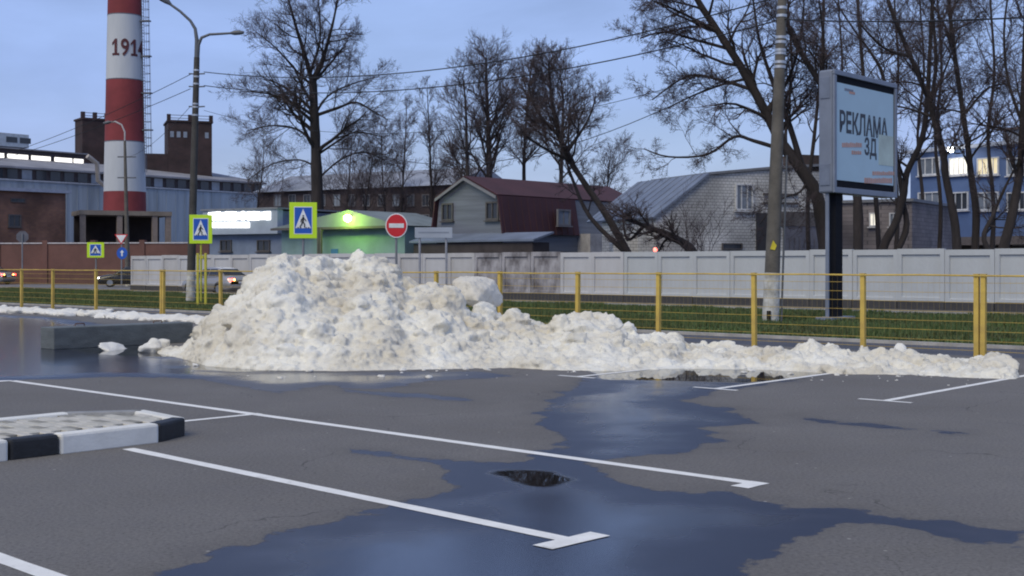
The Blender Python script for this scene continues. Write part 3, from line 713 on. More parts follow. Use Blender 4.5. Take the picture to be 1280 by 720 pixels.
crown_tree(19, 'low bare tree behind the right end of the red roof', [(756,345),(757,270),(760,225),(762,200)], 86, .13, 16, 2.6, 1.4, .3, r1=.02)
crown_tree(50, 'hazy bare tree right of the tallest tree, behind the shed lamp', [(430,345),(432,280),(436,230),(440,170)], 104, .16, 20, 4.2, 1.8, .25, r1=.02, ang=(.3, .8))
crown_tree(51, 'hazy bare tree behind the no entry sign', [(484,345),(482,280),(478,220),(476,150)], 110, .16, 20, 4.2, 1.8, .25, r1=.02, ang=(.3, .8))
crown_tree(52, 'dense dark bare tree rising from the left gable of the red roofed house', [(588,345),(586,280),(584,210),(582,130),(578,95)], 80, .22, 26, 3.2, 1.4, .35, r1=.03, ang=(.4, .9))
crown_tree(53, 'dense bare tree between the two crowns above the red roof', [(655,345),(656,270),(655,200),(660,120),(664,90)], 86, .22, 26, 3.6, 1.5, .4, r1=.03, ang=(.4, .9))
crown_tree(54, 'bare tree behind the middle of the red roof', [(700,345),(700,270),(702,200),(704,130),(700,95)], 82, .24, 28, 3.6, 1.5, .4, r1=.03, ang=(.4, .9))
crown_tree(7, 'toppled bare trunk resting on the wall in front of the brick house', [(872,332),(862,310),(838,295),(805,282),(775,270)], 55, .3, 12, 1.6, .9, .3, extra=(([(790,330),(784,300),(778,262)], .1, 7, 1.0), ([(838,296),(828,305),(822,318)], .07, 3, .5)))
# right-hand group
def rt(x, v=46.0): return DV(x, v)
T = Tree(8); D = rt(1030, 45.5)
pts, rad = T.limb(px_path([(1036,345),(1024,255),(1004,215),(978,180),(957,140),(927,85),(898,40),(872,0),(850,-50)], D), .32, .1)
T.along(pts, rad, 16, .35, 2.6, 2.4, 4, DN, .03, .75)
for pp, r in (([(1004,215),(988,160),(965,100),(948,45),(938,-30)], .16), ([(964,198),(942,176),(918,171),(884,193),(836,196),(805,186)], .1), ([(945,120),(900,100),(860,95),(815,125)], .09), ([(915,65),(870,50),(830,40),(800,48)], .08), ([(935,100),(905,105),(865,120),(835,135)], .07), ([(898,40),(850,15),(815,0)], .08), ([(957,140),(985,100),(1000,50),(1005,0)], .1), ([(1010,225),(1000,240),(975,250),(950,280)], .06)):
    p2, r2 = T.limb(px_path(pp, D, T.rs.uniform(-2, 2)), r, .025, 6); T.along(p2, r2, 11, .2, 1.7, 1.1, 4, DN, .02, .75)
T.done('bare_tree', 'large spreading bare tree leaning left behind the utility pole', P(1036, 345, D))
def rtree(seed, label, pp, r, n, extra=(), v=46.0, r1=.06, l=2.2):
    D = rt(pp[0][0], v); T = Tree(seed); pts, rad = T.limb(px_path(pp, D), r, r1); T.along(pts, rad, n, .38, l, l, 4, [0, 9, 7, 6], .06, .75, (.5, 1.1))
    for e, q in extra:
        p2, r2 = T.limb(px_path(e, D, T.rs.uniform(-1.5, 1.5)), q, .03, 6); T.along(p2, r2, 8, .2, 1.7, 1.4, 4, [0, 9, 7, 6], .05, .75)
    return T.done('bare_tree', label, P(*pp[0], D))
rtree(9, 'bare tree rising directly behind the advertising panel, leaning left', [(1072,345),(1072,250),(1060,190),(1040,130),(1015,88),(992,48),(975,0),(962,-50)], .22, 14, (([(1030,112),(1030,60),(1024,0)], .08),), 45.0)
rtree(10, 'bare tree with a kinked trunk just right of the advertising panel', [(1103,345),(1104,310),(1121,275),(1130,240),(1134,215),(1152,175),(1159,128),(1162,70),(1166,0),(1168,-50)], .2, 14, (([(1137,345),(1132,290),(1128,248),(1120,190),(1105,100),(1090,68),(1068,38),(1043,0)], .15), ([(1158,135),(1180,90),(1200,40)], .06)), 46.5)
rtree(11, 'bare tree whose left leaning trunk crosses the lit windows', [(1197,345),(1196,309),(1193,275),(1182,220),(1179,193),(1163,132),(1149,96),(1127,45),(1110,0),(1098,-50)], .2, 14, (([(1163,132),(1170,80),(1166,20),(1160,-40)], .09), ([(1140,78),(1105,60),(1075,30)], .07)), 45.5)
rtree(12, 'straight slender bare tree beside the bright floodlight', [(1219,345),(1219,309),(1220,264),(1214,220),(1210,185),(1202,129),(1191,50),(1186,0),(1183,-50)], .18, 15, (([(1204,140),(1235,110),(1262,105)], .05), ([(1195,75),(1180,30),(1150,-20)], .06)), 46.5)
rtree(13, 'thick bare tree at the right edge, forked low near the wall', [(1252,345),(1255,309),(1265,270),(1274,220),(1276,199),(1280,100),(1283,0),(1285,-50)], .25, 15, (([(1228,340),(1230,300),(1241,270),(1255,237),(1274,200)], .13), ([(1278,150),(1260,100),(1255,40),(1262,-20)], .07)), 46.0)
rtree(14, 'bare tree at the frame edge right of the forked one', [(1320,345),(1322,250),(1318,150),(1310,60),(1300,-40)], .2, 14, (), 45.5)
rtree(15, 'thin bare tree seen above the top edge of the advertising panel', [(1100,345),(1095,250),(1085,150),(1078,80),(1072,0),(1068,-50)], .12, 14, (), 52)
rtree(16, 'thin bare tree between the utility pole and the advertising panel', [(1012,345),(1010,250),(1020,150),(1028,60),(1030,-40)], .12, 14, (), 53)
for k, (x, v_, lab) in enumerate(((985, 62, 'distant thin bare tree left of the utility pole, above the brick house'), (1048, 66, 'distant bare tree hidden mostly by the advertising panel'), (1118, 60, 'distant bare tree above the right edge of the advertising panel'), (1150, 70, 'distant bare tree behind the left end of the blue building'), (1238, 58, 'slender bare tree in front of the yellow lit window'), (1172, 62, 'slender bare tree left of the bright floodlight'), (1290, 60, 'distant bare tree at the right edge above the blue building'))):
    rtree(40 + k, lab, [(x, 345), (x + 4, 260), (x - 3, 170), (x + 5, 90), (x, 0), (x + 2, -60)], .14, 20, (), v_, r1=.03, l=3.0)
# shrub in front of the brick house
T = Tree(30); base = P(868, 330, 52)
for k in range(16): T.grow(base + Vector((T.rs.uniform(-.7, .7), T.rs.uniform(-.4, .4), 0)), Vector((T.rs.gauss(0, .3), T.rs.gauss(0, .2), 1)), T.rs.uniform(1.4, 2.4), .02, 1, 3, [0, 6, 5], .03, .5)
T.l.tube([base - Z3 * .4, base + Z3 * .4], [.09, .05], 6)
T.done('bare_shrub', 'leafless grey shrub behind the wall against the brick house', base, 'shrub')
# ------------------------------------------------------------------ buildings
glass = mat('dark_glass', (.03, .035, .045), .12, .2, 1); glass_sky = mat('pale_glass', (.2, .23, .28), .15, .2, 1)
frame_w = mat('frame_white', (.62, .63, .66), .6); frame_g = mat('frame_grey', (.16, .16, .18), .7); frame_d = mat('frame_dark', (.09, .08, .08), .7)
lit_w = glow('lit_window_white', (1, .93, .75), .75); lit_y = glow('lit_window_yellow', (1, .78, .3), .6); lit_hot = glow('lamp_white', (1, .97, .9), 26)
class Wall:                     # an upright plane from ground point a to b
    def __init__(s, a, b):
        s.a = Vector((a[0], a[1], 0)); s.b = Vector((b[0], b[1], 0)); s.d = (s.b - s.a).normalized(); s.L = (s.b - s.a).length; s.n = Vector((s.d.y, -s.d.x, 0))
    def s_at(s, x):             # distance along the wall seen at pixel column x
        k = (x - 640) / F; return (k * s.a.y - s.a.x) / (s.d.x - k * s.d.y)
    def z_at(s, x, y): q = s.a + s.d * s.s_at(x); return CH + (HZ - y) * q.y / F
    def p(s, t, z, out=0): return s.a + s.d * t + Z3 * z + s.n * out
    def px(s, x, y, out=0): return s.p(s.s_at(x), s.z_at(x, y), out)
    def ax(s): return (s.d, s.n, Z3)
def window(par, W, x0, y0, x1, y1, pane=glass, fr=frame_w, ft=.09, bars=1, out=.0, name='window', sill=True):
    a, b = W.s_at(x0), W.s_at(x1); xm = (x0 + x1) / 2; z1, z0 = W.z_at(xm, y0), W.z_at(xm, y1); c = (a + b) / 2; w = b - a; h = z1 - z0; zc = (z0 + z1) / 2
    mb = MB(); ax = W.ax()
    for sx in (-1, 1): mb.box(W.p(c + sx * (w / 2 - ft / 2), zc, out + .03), (ft, .12, h), ax)
    for sz in (-1, 1): mb.box(W.p(c, zc + sz * (h / 2 - ft / 2), out + .03), (w - 2 * ft, .12, ft), ax)
    for k in range(bars): mb.box(W.p(a + w * (k + 1) / (bars + 1), zc, out + .025), (ft * .6, .09, h - 2 * ft), ax)
    f = mb.build(name, fr, par)
    mb = MB(); mb.box(W.p(c, zc, out + .012), (w - 2 * ft, .02, h - 2 * ft), ax); o = mb.build('pane', pane, f)
    if sill:
        mb = MB(); mb.box(W.p(c, z0 - .05, out + .08), (w + .16, .18, .06), ax); mb.build('sill', fr, f)
    return f
def part(par, name, m, fn):
    mb = MB(); fn(mb); return mb.build(name, m, par)
def slab(W, t0, t1, z0, z1, depth, out=0):     # solid box behind (or in front of) the plane W
    return lambda mb: mb.box(W.p((t0 + t1) / 2, (z0 + z1) / 2, out - depth / 2), (t1 - t0, depth, z1 - z0), W.ax())

# red roofed house
house = thing('red_roofed_house', 'grey house with a dark red gambrel roof behind the wall', 'house')
xa = (545.5 - 640) / F * 70; A = Vector((xa, 70, 0)); WG = 4.96; LH = 12.3
Bc = A + U3 * WG; Cc = Bc + V3 * LH; Dc = A + V3 * LH
siding = mat('grey_siding', (.15, .165, .2), .85, .2, .8, .2, 6, aspect=(.3, .3, 6)); redroof = mat('red_roof', (.06, .02, .024), .75, .22, .5, .15, 3)
WGb = Wall(A, Bc); WSd = Wall(Bc, Cc)
prof = [(0, 0), (WG, 0), (WG, 3.3), (WG - .22, 5.2), (WG / 2 - .1, 6.28), (.22, 5.2), (0, 3.3)]
part(house, 'walls', siding, lambda mb: mb.prism([A + U3 * s + Z3 * z for s, z in prof], V3 * (LH - .1)))
def roofplane(mb, p, q, th=.09, a=-.25, b=LH + .2):
    e = (q - p).normalized(); nrm = e.cross(V3).normalized()
    if nrm.z < 0: nrm = -nrm
    mb.prism([p + V3 * a + nrm * .012, q + V3 * a + nrm * .012, q + V3 * a + nrm * th, p + V3 * a + nrm * th], V3 * (b - a))
rid = A + U3 * (WG / 2 - .1) + Z3 * 6.28; ber = A + U3 * (WG - .2) + Z3 * 5.2; eav = A + U3 * (WG + .14) + Z3 * 3.2; bel = A + U3 * .2 + Z3 * 5.2; eal = A + U3 * -.14 + Z3 * 3.2
rf = part(house, 'roof', redroof, lambda mb: (roofplane(mb, rid, ber), roofplane(mb, rid, bel), roofplane(mb, bel, eal)))
part(house, 'roof_skirt', mat('red_roof_dark', (.05, .014, .02), .7, .2, .5), lambda mb: roofplane(mb, ber, eav, b=6.2))
for k in range(12):
    t = k * .52; part(rf, 'roof_seam', redroof, lambda mb: mb.tube([ber + V3 * t + U3 * .08, eav + V3 * t + U3 * .1], .03, 4))
for p, q in ((rid, ber), (rid, bel)):
    part(house, 'barge_board', mat('barge', (.2, .2, .22), .8), lambda mb: mb.prism([p - V3 * .3 - Z3 * .16, q - V3 * .3 - Z3 * .16, q - V3 * .3, p - V3 * .3], -V3 * .04))
window(house, WGb, 553, 254, 567, 276, glass, frame_d); window(house, WGb, 608, 252, 624, 275, glass, frame_d)
part(house, 'lean_to', mat('pale_brick_annex', (.36, .35, .36), .9, .25, 2, .3, 8), slab(WSd, 6.3, 11.8, 0, 3.3, -.9, .0))
part(house, 'porch_roof', mat('sheet_blue', (.16, .19, .26), .55, .2, .6), lambda mb: mb.prism([A - V3 * 1.6 + Z3 * 2.75 - U3 * .5, A - V3 * .02 + Z3 * 3.15 - U3 * .5, A - V3 * .02 + Z3 * 3.25 - U3 * .5, A - V3 * 1.6 + Z3 * 2.85 - U3 * .5], U3 * 9))
part(house, 'porch', mat('dark_boards', (.05, .04, .042), .9, .3, 1), lambda mb: mb.box(A - V3 * .8 + U3 * 4 + Z3 * 1.35, (8.6, 1.3, 2.7), (U3, V3, Z3)))
window(house, WSd, 690, 262, 706, 282, glass_sky, frame_g, out=.35)
0 and part(house, 'chimney', mat('old_brick', (.1, .055, .045), .9, .3, 4), lambda mb: mb.box(rid + V3 * 1.2 + Z3 * .2, (.6, .6, 1.4), (U3, V3, Z3)))
rehome(house, A)

# white brick house
bh = thing('brick_house', 'whitish brick house with a steep grey metal roof behind the utility pole', 'house')
wbrick = bricks('white_brick', (.66, .655, .65), (.57, .565, .56), (.25, .25, .25), .27, .14)
Wf = Wall(P(820, 330, 57.6)[:2], P(1052, 330, 61.5)[:2])
fp = [(820, 345), (820, 271), (886, 219), (963, 212), (1052, 207), (1052, 345)]
back = -Wf.n
fpts = [Wf.p(Wf.s_at(x), 0 if y == 345 else Wf.z_at(x, y)) for x, y in fp]
part(bh, 'walls', wbrick, lambda mb: mb.prism(fpts, back * 5.5))
greyroof = mat('sheet_metal_roof', (.17, .2, .27), .5, .2, .8, .2, 4)
e0, r0 = fpts[1], fpts[2]; sl = (r0 - e0); up_ = Vector((-sl.z * Wf.d.x, -sl.z * Wf.d.y, sl.dot(Wf.d))).normalized()
e0 = e0 - sl * .06
mr_ = part(bh, 'roof', greyroof, lambda mb: mb.prism([e0 + up_ * .02 - back * .15, r0 + up_ * .02 - back * .15, r0 + up_ * .12 - back * .15, e0 + up_ * .12 - back * .15], back * 7))
for k in range(9): part(mr_, 'roof_seam', greyroof, lambda mb: mb.tube([e0 + up_ * .13 + back * (.4 + k * .75), r0 + up_ * .13 + back * (.4 + k * .75)], .03, 4))
part(bh, 'roof', mat('flat_roof', (.2, .21, .24), .8), lambda mb: mb.prism([r0 + Z3 * .02 - back * .12, fpts[3] + Z3 * .02 - back * .12, fpts[4] + Z3 * .02 - back * .12, fpts[4] + Z3 * .14 - back * .12, fpts[3] + Z3 * .14 - back * .12, r0 + Z3 * .14 - back * .12], back * 5.7))
part(bh, 'extension', wbrick, lambda mb: mb.box(P(800, 0, 60.5) * Vector((1, 1, 0)).length * 0 + Vector(((798 - 640) / F * 60.5, 60.5, 1.45)), (2.6, 2.5, 2.9)))
window(bh, Wf, 919, 230, 941, 263, glass_sky, frame_w, .07, 2)
window(bh, Wf, 902, 304, 927, 312, glass, frame_d, .05, 0, sill=False)
def door(par, W, x0, y0, x1, m, name='door'):
    a, b = W.s_at(x0), W.s_at(x1); z1 = W.z_at((x0 + x1) / 2, y0)
    o = part(par, name, m, lambda mb: mb.bbox(W.p((a + b) / 2, z1 / 2, .03), (b - a, .08, z1), W.ax(), .01))
    return o
dr = door(bh, Wf, 945, 266, 958, mat('dark_door', (.035, .032, .035), .6)); part(dr, 'handle', mat('steel', (.4, .4, .42), .35, metal=1), lambda mb: mb.box(Wf.p(Wf.s_at(956), 1.05, .11), (.1, .05, .04), Wf.ax()))
gd = door(bh, Wf, 979, 283, 1028, mat('grey_gate', (.13, .13, .16), .7, .2, 1.5), 'garage_door')
for k in range(8): part(gd, 'board', MATS['grey_gate'], lambda mb: mb.box(Wf.p(Wf.s_at(979) + (Wf.s_at(1028) - Wf.s_at(979)) * (k + .5) / 8, 1.5, .085), (.2, .03, 2.7), Wf.ax()))
part(bh, 'garage_lintel', mat('soot_render', (.12, .11, .115), .9, .3, 1), lambda mb: mb.box(Wf.p((Wf.s_at(976) + Wf.s_at(1031)) / 2, Wf.z_at(1003, 274), .05), (Wf.s_at(1031) - Wf.s_at(976), .1, .7), Wf.ax()))
for y in (243, 254): part(bh, 'steel_beam', frame_d, lambda mb: mb.box(Wf.px(975, y, .06), (1.9, .1, .09), Wf.ax()))
part(bh, 'roof_box', mat('brown_boards', (.07, .05, .045), .9, .3, 2), lambda mb: mb.box(Wf.px(1012, 213, -.6) + Z3 * .35, (1.4, 1.2, .8), Wf.ax()))
part(bh, 'signal_lamp', glow('red_lamp', (1, .12, .08), 5), lambda mb: mb.lathe(Wf.px(807, 312, .9) + Z3 * -.1, [(.05, 0), (.085, .05), (.085, .12), (.04, .18)], 10))
rehome(bh, fpts[0])

# blue building at the right
bb = thing('blue_building', 'blue two storey building with lit windows behind the trees at right', 'building')
Wb = Wall(P(1138, 330, 82)[:2], P(1345, 330, 72)[:2]); bluem = mat('blue_render', (.10, .16, .32), .75, .12, .6, .15, 6)
zt = Wb.z_at(1240, 183); part(bb, 'walls', bluem, slab(Wb, 0, Wb.L, 2.9, zt, 12)); part(bb, 'ground_floor', mat('brown_plinth', (.1, .085, .085), .9, .3, .8), slab(Wb, .1, Wb.L - .1, 0, 2.9, 11.5, -.3))
part(bb, 'cornice', mat('pale_trim', (.42, .47, .58), .7), slab(Wb, -.2, Wb.L + .2, zt, zt + .22, 12.5, .3))
part(bb, 'canopy', mat('brown_band', (.14, .12, .12), .85), slab(Wb, -.1, Wb.L + .1, 2.75, 3.25, 1.3, 1.1))
part(bb, 'roof_cabin', mat('cabin_sheet', (.22, .25, .3), .7, .2, .6), lambda mb: mb.box(Wb.px(1275, 174, -3) , (4.6, 3, 1.6), Wb.ax()))
part(bb, 'roof_cabin_top', mat('cabin_top', (.13, .1, .1), .8), lambda mb: mb.box(Wb.px(1275, 174, -3) + Z3 * .86, (5, 3.4, .12), Wb.ax()))
cols_ = [(1148, 1175), (1187, 1211), (1222, 1249), (1259, 1283), (1294, 1318)]
for i, (x0, x1) in enumerate(cols_):
    window(bb, Wb, x0, 197, x1, 219, [glass_sky, lit_w, lit_y, glass_sky, glass][i], frame_w, .08, 3 if i in (1, 2) else 2)
    window(bb, Wb, x0, 240, x1, 263, glass_sky if i % 2 == 0 else glass, frame_w, .08, 2)
    window(bb, Wb, x0 + 6, 291, x1 - 4, 305, glass_sky, frame_w, .08, 1, out=-.3)
fl = part(bb, 'floodlight', lit_hot, lambda mb: mb.box(Wb.px(1200, 188, .9), (.34, .12, .3), Wb.ax())); part(bb, 'floodlight_arm', frame_d, lambda mb: mb.tube([Wb.px(1200, 186, .05), Wb.px(1200, 186, .82)], .03, 6))
rehome(bb, Wb.a)
ld = bpy.data.lights.new('floodlight_lamp', 'POINT'); ld.energy = 60; ld.color = (1, .95, .85); ld.shadow_soft_size = .2; lo = bpy.data.objects.new('floodlight_lamp', ld); COL.objects.link(lo); lo.parent = bb; lo.location = Wb.px(1200, 189, 1.25) - Wb.a
an = thing('pale_annex', 'pale brick annex with one lit window between the tree trunks', 'building')
Wa = Wall(P(1052, 330, 66)[:2], P(1140, 330, 64)[:2]); part(an, 'walls', bricks('pale_brick', (.26, .23, .24), (.2, .18, .19), (.13, .12, .13), .4, .2), slab(Wa, 0, Wa.L, 0, Wa.z_at(1095, 253), 8)); part(an, 'roof', MATS['flat_roof'], slab(Wa, -.1, Wa.L + .1, Wa.z_at(1095, 253), Wa.z_at(1095, 253) + .15, 8.3, .15))
window(an, Wa, 1087, 266, 1097, 283, lit_w, frame_w, .06, 1); window(an, Wa, 1112, 266, 1122, 283, glass_sky, frame_w, .06, 1); rehome(an, Wa.a)

# long dark building behind the big tree
lb = thing('long_building', 'long dark brick building with small windows behind the bare trees', 'building')
Wl = Wall(P(322, 330, 122)[:2], P(566, 330, 110)[:2]); zl = Wl.z_at(450, 236)
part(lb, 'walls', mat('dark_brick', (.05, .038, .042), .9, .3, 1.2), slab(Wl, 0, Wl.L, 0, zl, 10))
part(lb, 'roof', mat('snowy_roof', (.26, .28, .33), .8, .25, .5), lambda mb: mb.prism([Wl.p(-.3, zl + .01, .5), Wl.p(-.3, zl + 1.9, -5), Wl.p(-.3, zl + .01, -10.5)], Wl.d * (Wl.L + .6)))
for i in range(12):
    x0 = 343 + i * 18.5
    window(lb, Wl, x0, 243, x0 + 9, 258, glass if i % 4 else glass_sky, frame_g, .07, 1, sill=False); window(lb, Wl, x0, 268, x0 + 9, 282, glass, frame_g, .07, 1, sill=False)
rehome(lb, Wl.a)

# shop with glowing sign and green lit shed
sh = thing('shop', 'low blue grey shop with a glowing white sign on its fascia', 'shop')
Ws = Wall(P(262, 330, 80)[:2], P(352, 330, 77)[:2]); zs = Ws.z_at(300, 263)
part(sh, 'walls', mat('shop_blue', (.17, .21, .3), .8, .2, .8), slab(Ws, 0, Ws.L, 0, zs - .1, 6)); part(sh, 'fascia', mat('fascia', (.32, .37, .45), .6, .1, 1), slab(Ws, -.1, Ws.L + .1, Ws.z_at(300, 293), zs, .5, .5)); part(sh, 'roof', MATS['flat_roof'], slab(Ws, -.2, Ws.L + .2, zs, zs + .1, 6.8, .6))
sgn = glow('sign_white', (1, .98, .93), 3.2); random.seed(3)
x = 268
while x < 344:
    w = random.choice((3.2, 4.2, 5)); h = random.uniform(-.6, .6); part(sh, 'sign_letter', sgn, lambda mb: mb.box((Ws.px(x, 265.5 + h, .53) + Ws.px(x + w, 276 - (x - 268) * .02, .53)) / 2, ((Ws.px(x + w, 270) - Ws.px(x, 270)).length, .05, .5 + random.uniform(-.06, .05)), Ws.ax())); x += w + .8
x = 271
while x < 315:
    w = random.choice((3, 4)); part(sh, 'sign_letter', sgn, lambda mb: mb.box((Ws.px(x, 278, .53) + Ws.px(x + w, 285, .53)) / 2, ((Ws.px(x + w, 280) - Ws.px(x, 280)).length, .05, .34), Ws.ax())); x += w + .7
window(sh, Ws, 276, 300, 290, 314, glass, frame_d, .06, 1); window(sh, Ws, 322, 300, 338, 314, glass, frame_d, .06, 1); rehome(sh, Ws.a)
sd_ = thing('shed', 'pale shed lit green by a lamp under its low roof', 'shed')
Wd = Wall(P(352, 330, 76)[:2], P(506, 330, 70)[:2]); ze = Wd.z_at(430, 284)
part(sd_, 'walls', mat('shed_wall', (.19, .28, .3), .8, .15, .8, .2, 5), slab(Wd, 0, Wd.L, 0, ze, 5))
part(sd_, 'roof', mat('shed_roof', (.17, .2, .21), .8, .2, .6), lambda mb: mb.prism([Wd.p(-.2, ze + .01, .6), Wd.p(Wd.L * .62, ze + .95, .6), Wd.p(Wd.L + .2, ze + .01, .6)], -Wd.n * 5.8))
part(sd_, 'eave_beam', frame_d, lambda mb: mb.box(Wd.p(Wd.L / 2, ze - .06, .66), (Wd.L + .4, .1, .14), Wd.ax()))
for x in (409, 412): part(sd_, 'post', frame_d, lambda mb: mb.box(Wd.p(Wd.s_at(x), ze / 2, .7), (.14, .12, ze), Wd.ax()))
part(sd_, 'notice_board', mat('notice_blue', (.05, .15, .35), .6), lambda mb: mb.box(Wd.px(419, 316, .05), (.55, .05, .45), Wd.ax()))
part(sd_, 'lamp', glow('lamp_green', (.82, 1, .25), 30), lambda mb: mb.lathe(Wd.px(450, 273.5, 1.0), [(.06, -.2), (.2, -.1), (.22, .1), (.08, .2)], 12)); part(sd_, 'lamp_arm', frame_d, lambda mb: mb.tube([Wd.px(450, 270, .4), Wd.px(450, 270, .95)], .03, 6))
rehome(sd_, Wd.a)
ld = bpy.data.lights.new('shed_lamp', 'POINT'); ld.energy = 230; ld.color = (.5, 1, .08); ld.shadow_soft_size = .15; lo = bpy.data.objects.new('shed_lamp', ld); COL.objects.link(lo); lo.parent = sd_; lo.location = Wd.px(448, 275, 1.6) - Wd.a

# factory hall
fh = thing('factory_hall', 'long factory hall with pale sheet walls and sloping grey roof behind the chimney', 'factory')
Wh = Wall(P(-70, 330, 136)[:2], P(352, 330, 174)[:2]); z1 = Wh.z_at(60, 228); z2 = z1 + 1.9
pale = mat('pale_sheet', (.31, .36, .42), .7, .22, .4, .2, 2, aspect=(3, 3, .2))
part(fh, 'lower_wall', pale, slab(Wh, 0, Wh.L, 0, z1, 4)); part(fh, 'clerestory', mat('clerestory', (.045, .035, .04), .8, .3, 1), slab(Wh, 0, Wh.L, 0, z2, 4, -4.01))
part(fh, 'eave_ledge', mat('ledge', (.42, .45, .52), .8), slab(Wh, -.2, Wh.L + .2, z1, z1 + .15, 4.2, .15))
part(fh, 'upper_roof', mat('hall_roof', (.235, .235, .26), .85, .25, .35, .2, 2), lambda mb: mb.prism([Wh.p(-.3, z2, -3.2), Wh.p(-.3, z2 + 2.1, -16), Wh.p(-.3, z2 - 1, -28), Wh.p(-.3, z2 - .2, -3.2)], Wh.d * (Wh.L + .5)))
nl = 34
for k in range(nl):
    part(fh, 'sheet_seam', pale, lambda mb: mb.box(Wh.p(Wh.L * (k + .5) / nl, z1 * .5 + 1.5, .03), (.09, .05, z1 - 3.2), Wh.ax()))
for k in range(26):
    a_ = Wh.L * (k + .15) / 26; part(fh, 'clerestory_window', glass_sky if k % 5 == 1 else glass, lambda mb: mb.box(Wh.p(a_ + .8, (z1 + z2) / 2 + .1, -3.98), (Wh.L / 26 * .7, .05, 1.1), Wh.ax()))
Wm = Wall((Wh.p(0, 0, -15))[:2], Wh.p(Wh.L, 0, -15)[:2]); sa, sb = Wm.s_at(-60), Wm.s_at(106); zm = z2 + 1.75
part(fh, 'roof_monitor', MATS['clerestory'], slab(Wm, sa, sb, zm - .6, zm + 1.35, 3))
part(fh, 'monitor_roof', MATS['hall_roof'], slab(Wm, sa - .3, sb + .3, zm + 1.35, zm + 1.5, 3.6, .3))
mw = glow('monitor_lit', (1, .95, .85), 1.6)
for x0, x1 in ((-48, -24), (-18, 5), (9, 35), (39, 63), (68, 90), (92, 104)):
    part(fh, 'skylight', mw, lambda mb: mb.box((Wm.p(Wm.s_at(x0), 0, .03) + Wm.p(Wm.s_at(x1), 0, .03)) / 2 + Z3 * (zm + .45), (Wm.s_at(x1) - Wm.s_at(x0), .05, .55), Wm.ax()))
part(fh, 'roof_unit', mat('white_unit', (.42, .47, .52), .7), lambda mb: mb.bbox(Wm.p(Wm.s_at(8), zm + 2.5, -1.5), (6.5, 2.5, 1.7), Wm.ax(), .05))
for x in (16, 33): part(fh, 'unit_grille', glass, lambda mb: mb.box(Wm.p(Wm.s_at(x), zm + 2.55, -.24), (1.5, .06, .7), Wm.ax()))
part(fh, 'flue_pipe', mat('pipe_pale', (.4, .36, .32), .6), lambda mb: mb.tube([Wh.px(100, 196, 1.5), Wh.px(112, 205, 1.5), Wh.px(113, 226, 1.5), Wh.px(131, 240, 1.5)], .28, 8))
rehome(fh, Wh.a)
for (x0, x1, y0, lab) in ((103, 135, 146, 'dark brick factory tower left of the chimney'), (210, 265, 149, 'wide dark brick factory tower right of the chimney')):
    tw = thing('brick_tower', lab, 'tower', 'factory towers'); Wt = Wall(P(x0, 330, 172)[:2], P(x1, 330, 174)[:2]); zt = Wt.z_at((x0 + x1) / 2, y0 + 4)
    tb = bricks('tower_brick', (.055, .032, .032), (.045, .028, .03), (.05, .04, .04), .6, .3)
    part(tw, 'walls', tb, slab(Wt, 0, Wt.L, 0, zt, Wt.L)); part(tw, 'parapet', tb, slab(Wt, -.15, Wt.L + .15, zt, zt + .25, Wt.L + .3, .15))
    for t in (.12, Wt.L / 2, Wt.L - .12): part(tw, 'parapet_post', tb, lambda mb: mb.box(Wt.p(t, zt + .65, -.2), (.5, .5, .8), Wt.ax()))
    for dz in (.55, .95): part(tw, 'railing', frame_d, lambda mb: mb.tube([Wt.p(0, zt + dz, -.2), Wt.p(Wt.L, zt + dz, -.2)], .04, 4))
    if x1 - x0 > 40:
        for t in (.09, .24, .39, .88): 
            part(tw, 'vent_opening', glass_sky, lambda mb: mb.box(Wt.p(Wt.L * t, zt - 1.7, .02), (.5, .05, .8), Wt.ax()))
        part(tw, 'side_block', tb, slab(Wt, -2.9, -.02, 0, zt - 4.4, 4)); 
    rehome(tw, Wt.a)
br = thing('brown_building', 'low brown brick building with snowy roof edge at far left', 'building')
Wq = Wall(P(-60, 330, 108)[:2], P(82, 330, 116)[:2]); zq = Wq.z_at(40, 240); bq = bricks('brown_brick', (.22, .11, .075), (.17, .085, .065), (.14, .1, .08), .5, .2)
part(br, 'walls', bq, slab(Wq, 0, Wq.L, 0, zq, 8)); part(br, 'roof_edge', mat('snow_edge', (.3, .33, .42), .8), slab(Wq, -.2, Wq.L + .35, zq, zq + .28, 8.6, .4))
window(br, Wq, 13, 248, 31, 253, glass, frame_d, .06, 1, sill=False); window(br, Wq, 10, 268, 26, 284, glass, frame_d, .1, 1); rehome(br, Wq.a)
cn = thing('loading_canopy', 'flat loading canopy on posts at the foot of the chimney', 'canopy')
Wc = Wall(P(100, 330, 118)[:2], P(215, 330, 122)[:2]); zc = Wc.z_at(150, 269)
part(cn, 'roof_slab', mat('canopy_tan', (.2, .17, .145), .8, .2, .8), slab(Wc, 0, Wc.L, zc, zc + .42, 5)); 
for x in (104, 150, 194, 211): part(cn, 'post', mat('canopy_post', (.22, .18, .16), .8), lambda mb: mb.box(Wc.p(Wc.s_at(x), zc / 2, -.3), (.5, .4, zc), Wc.ax()))
part(cn, 'back_wall', mat('canopy_dark', (.035, .028, .03), .9, .3, 1), slab(Wc, .2, Wc.L - .2, 0, zc - .01, .3, -4.6)); rehome(cn, Wc.a)  # near-black wall under the canopy slab

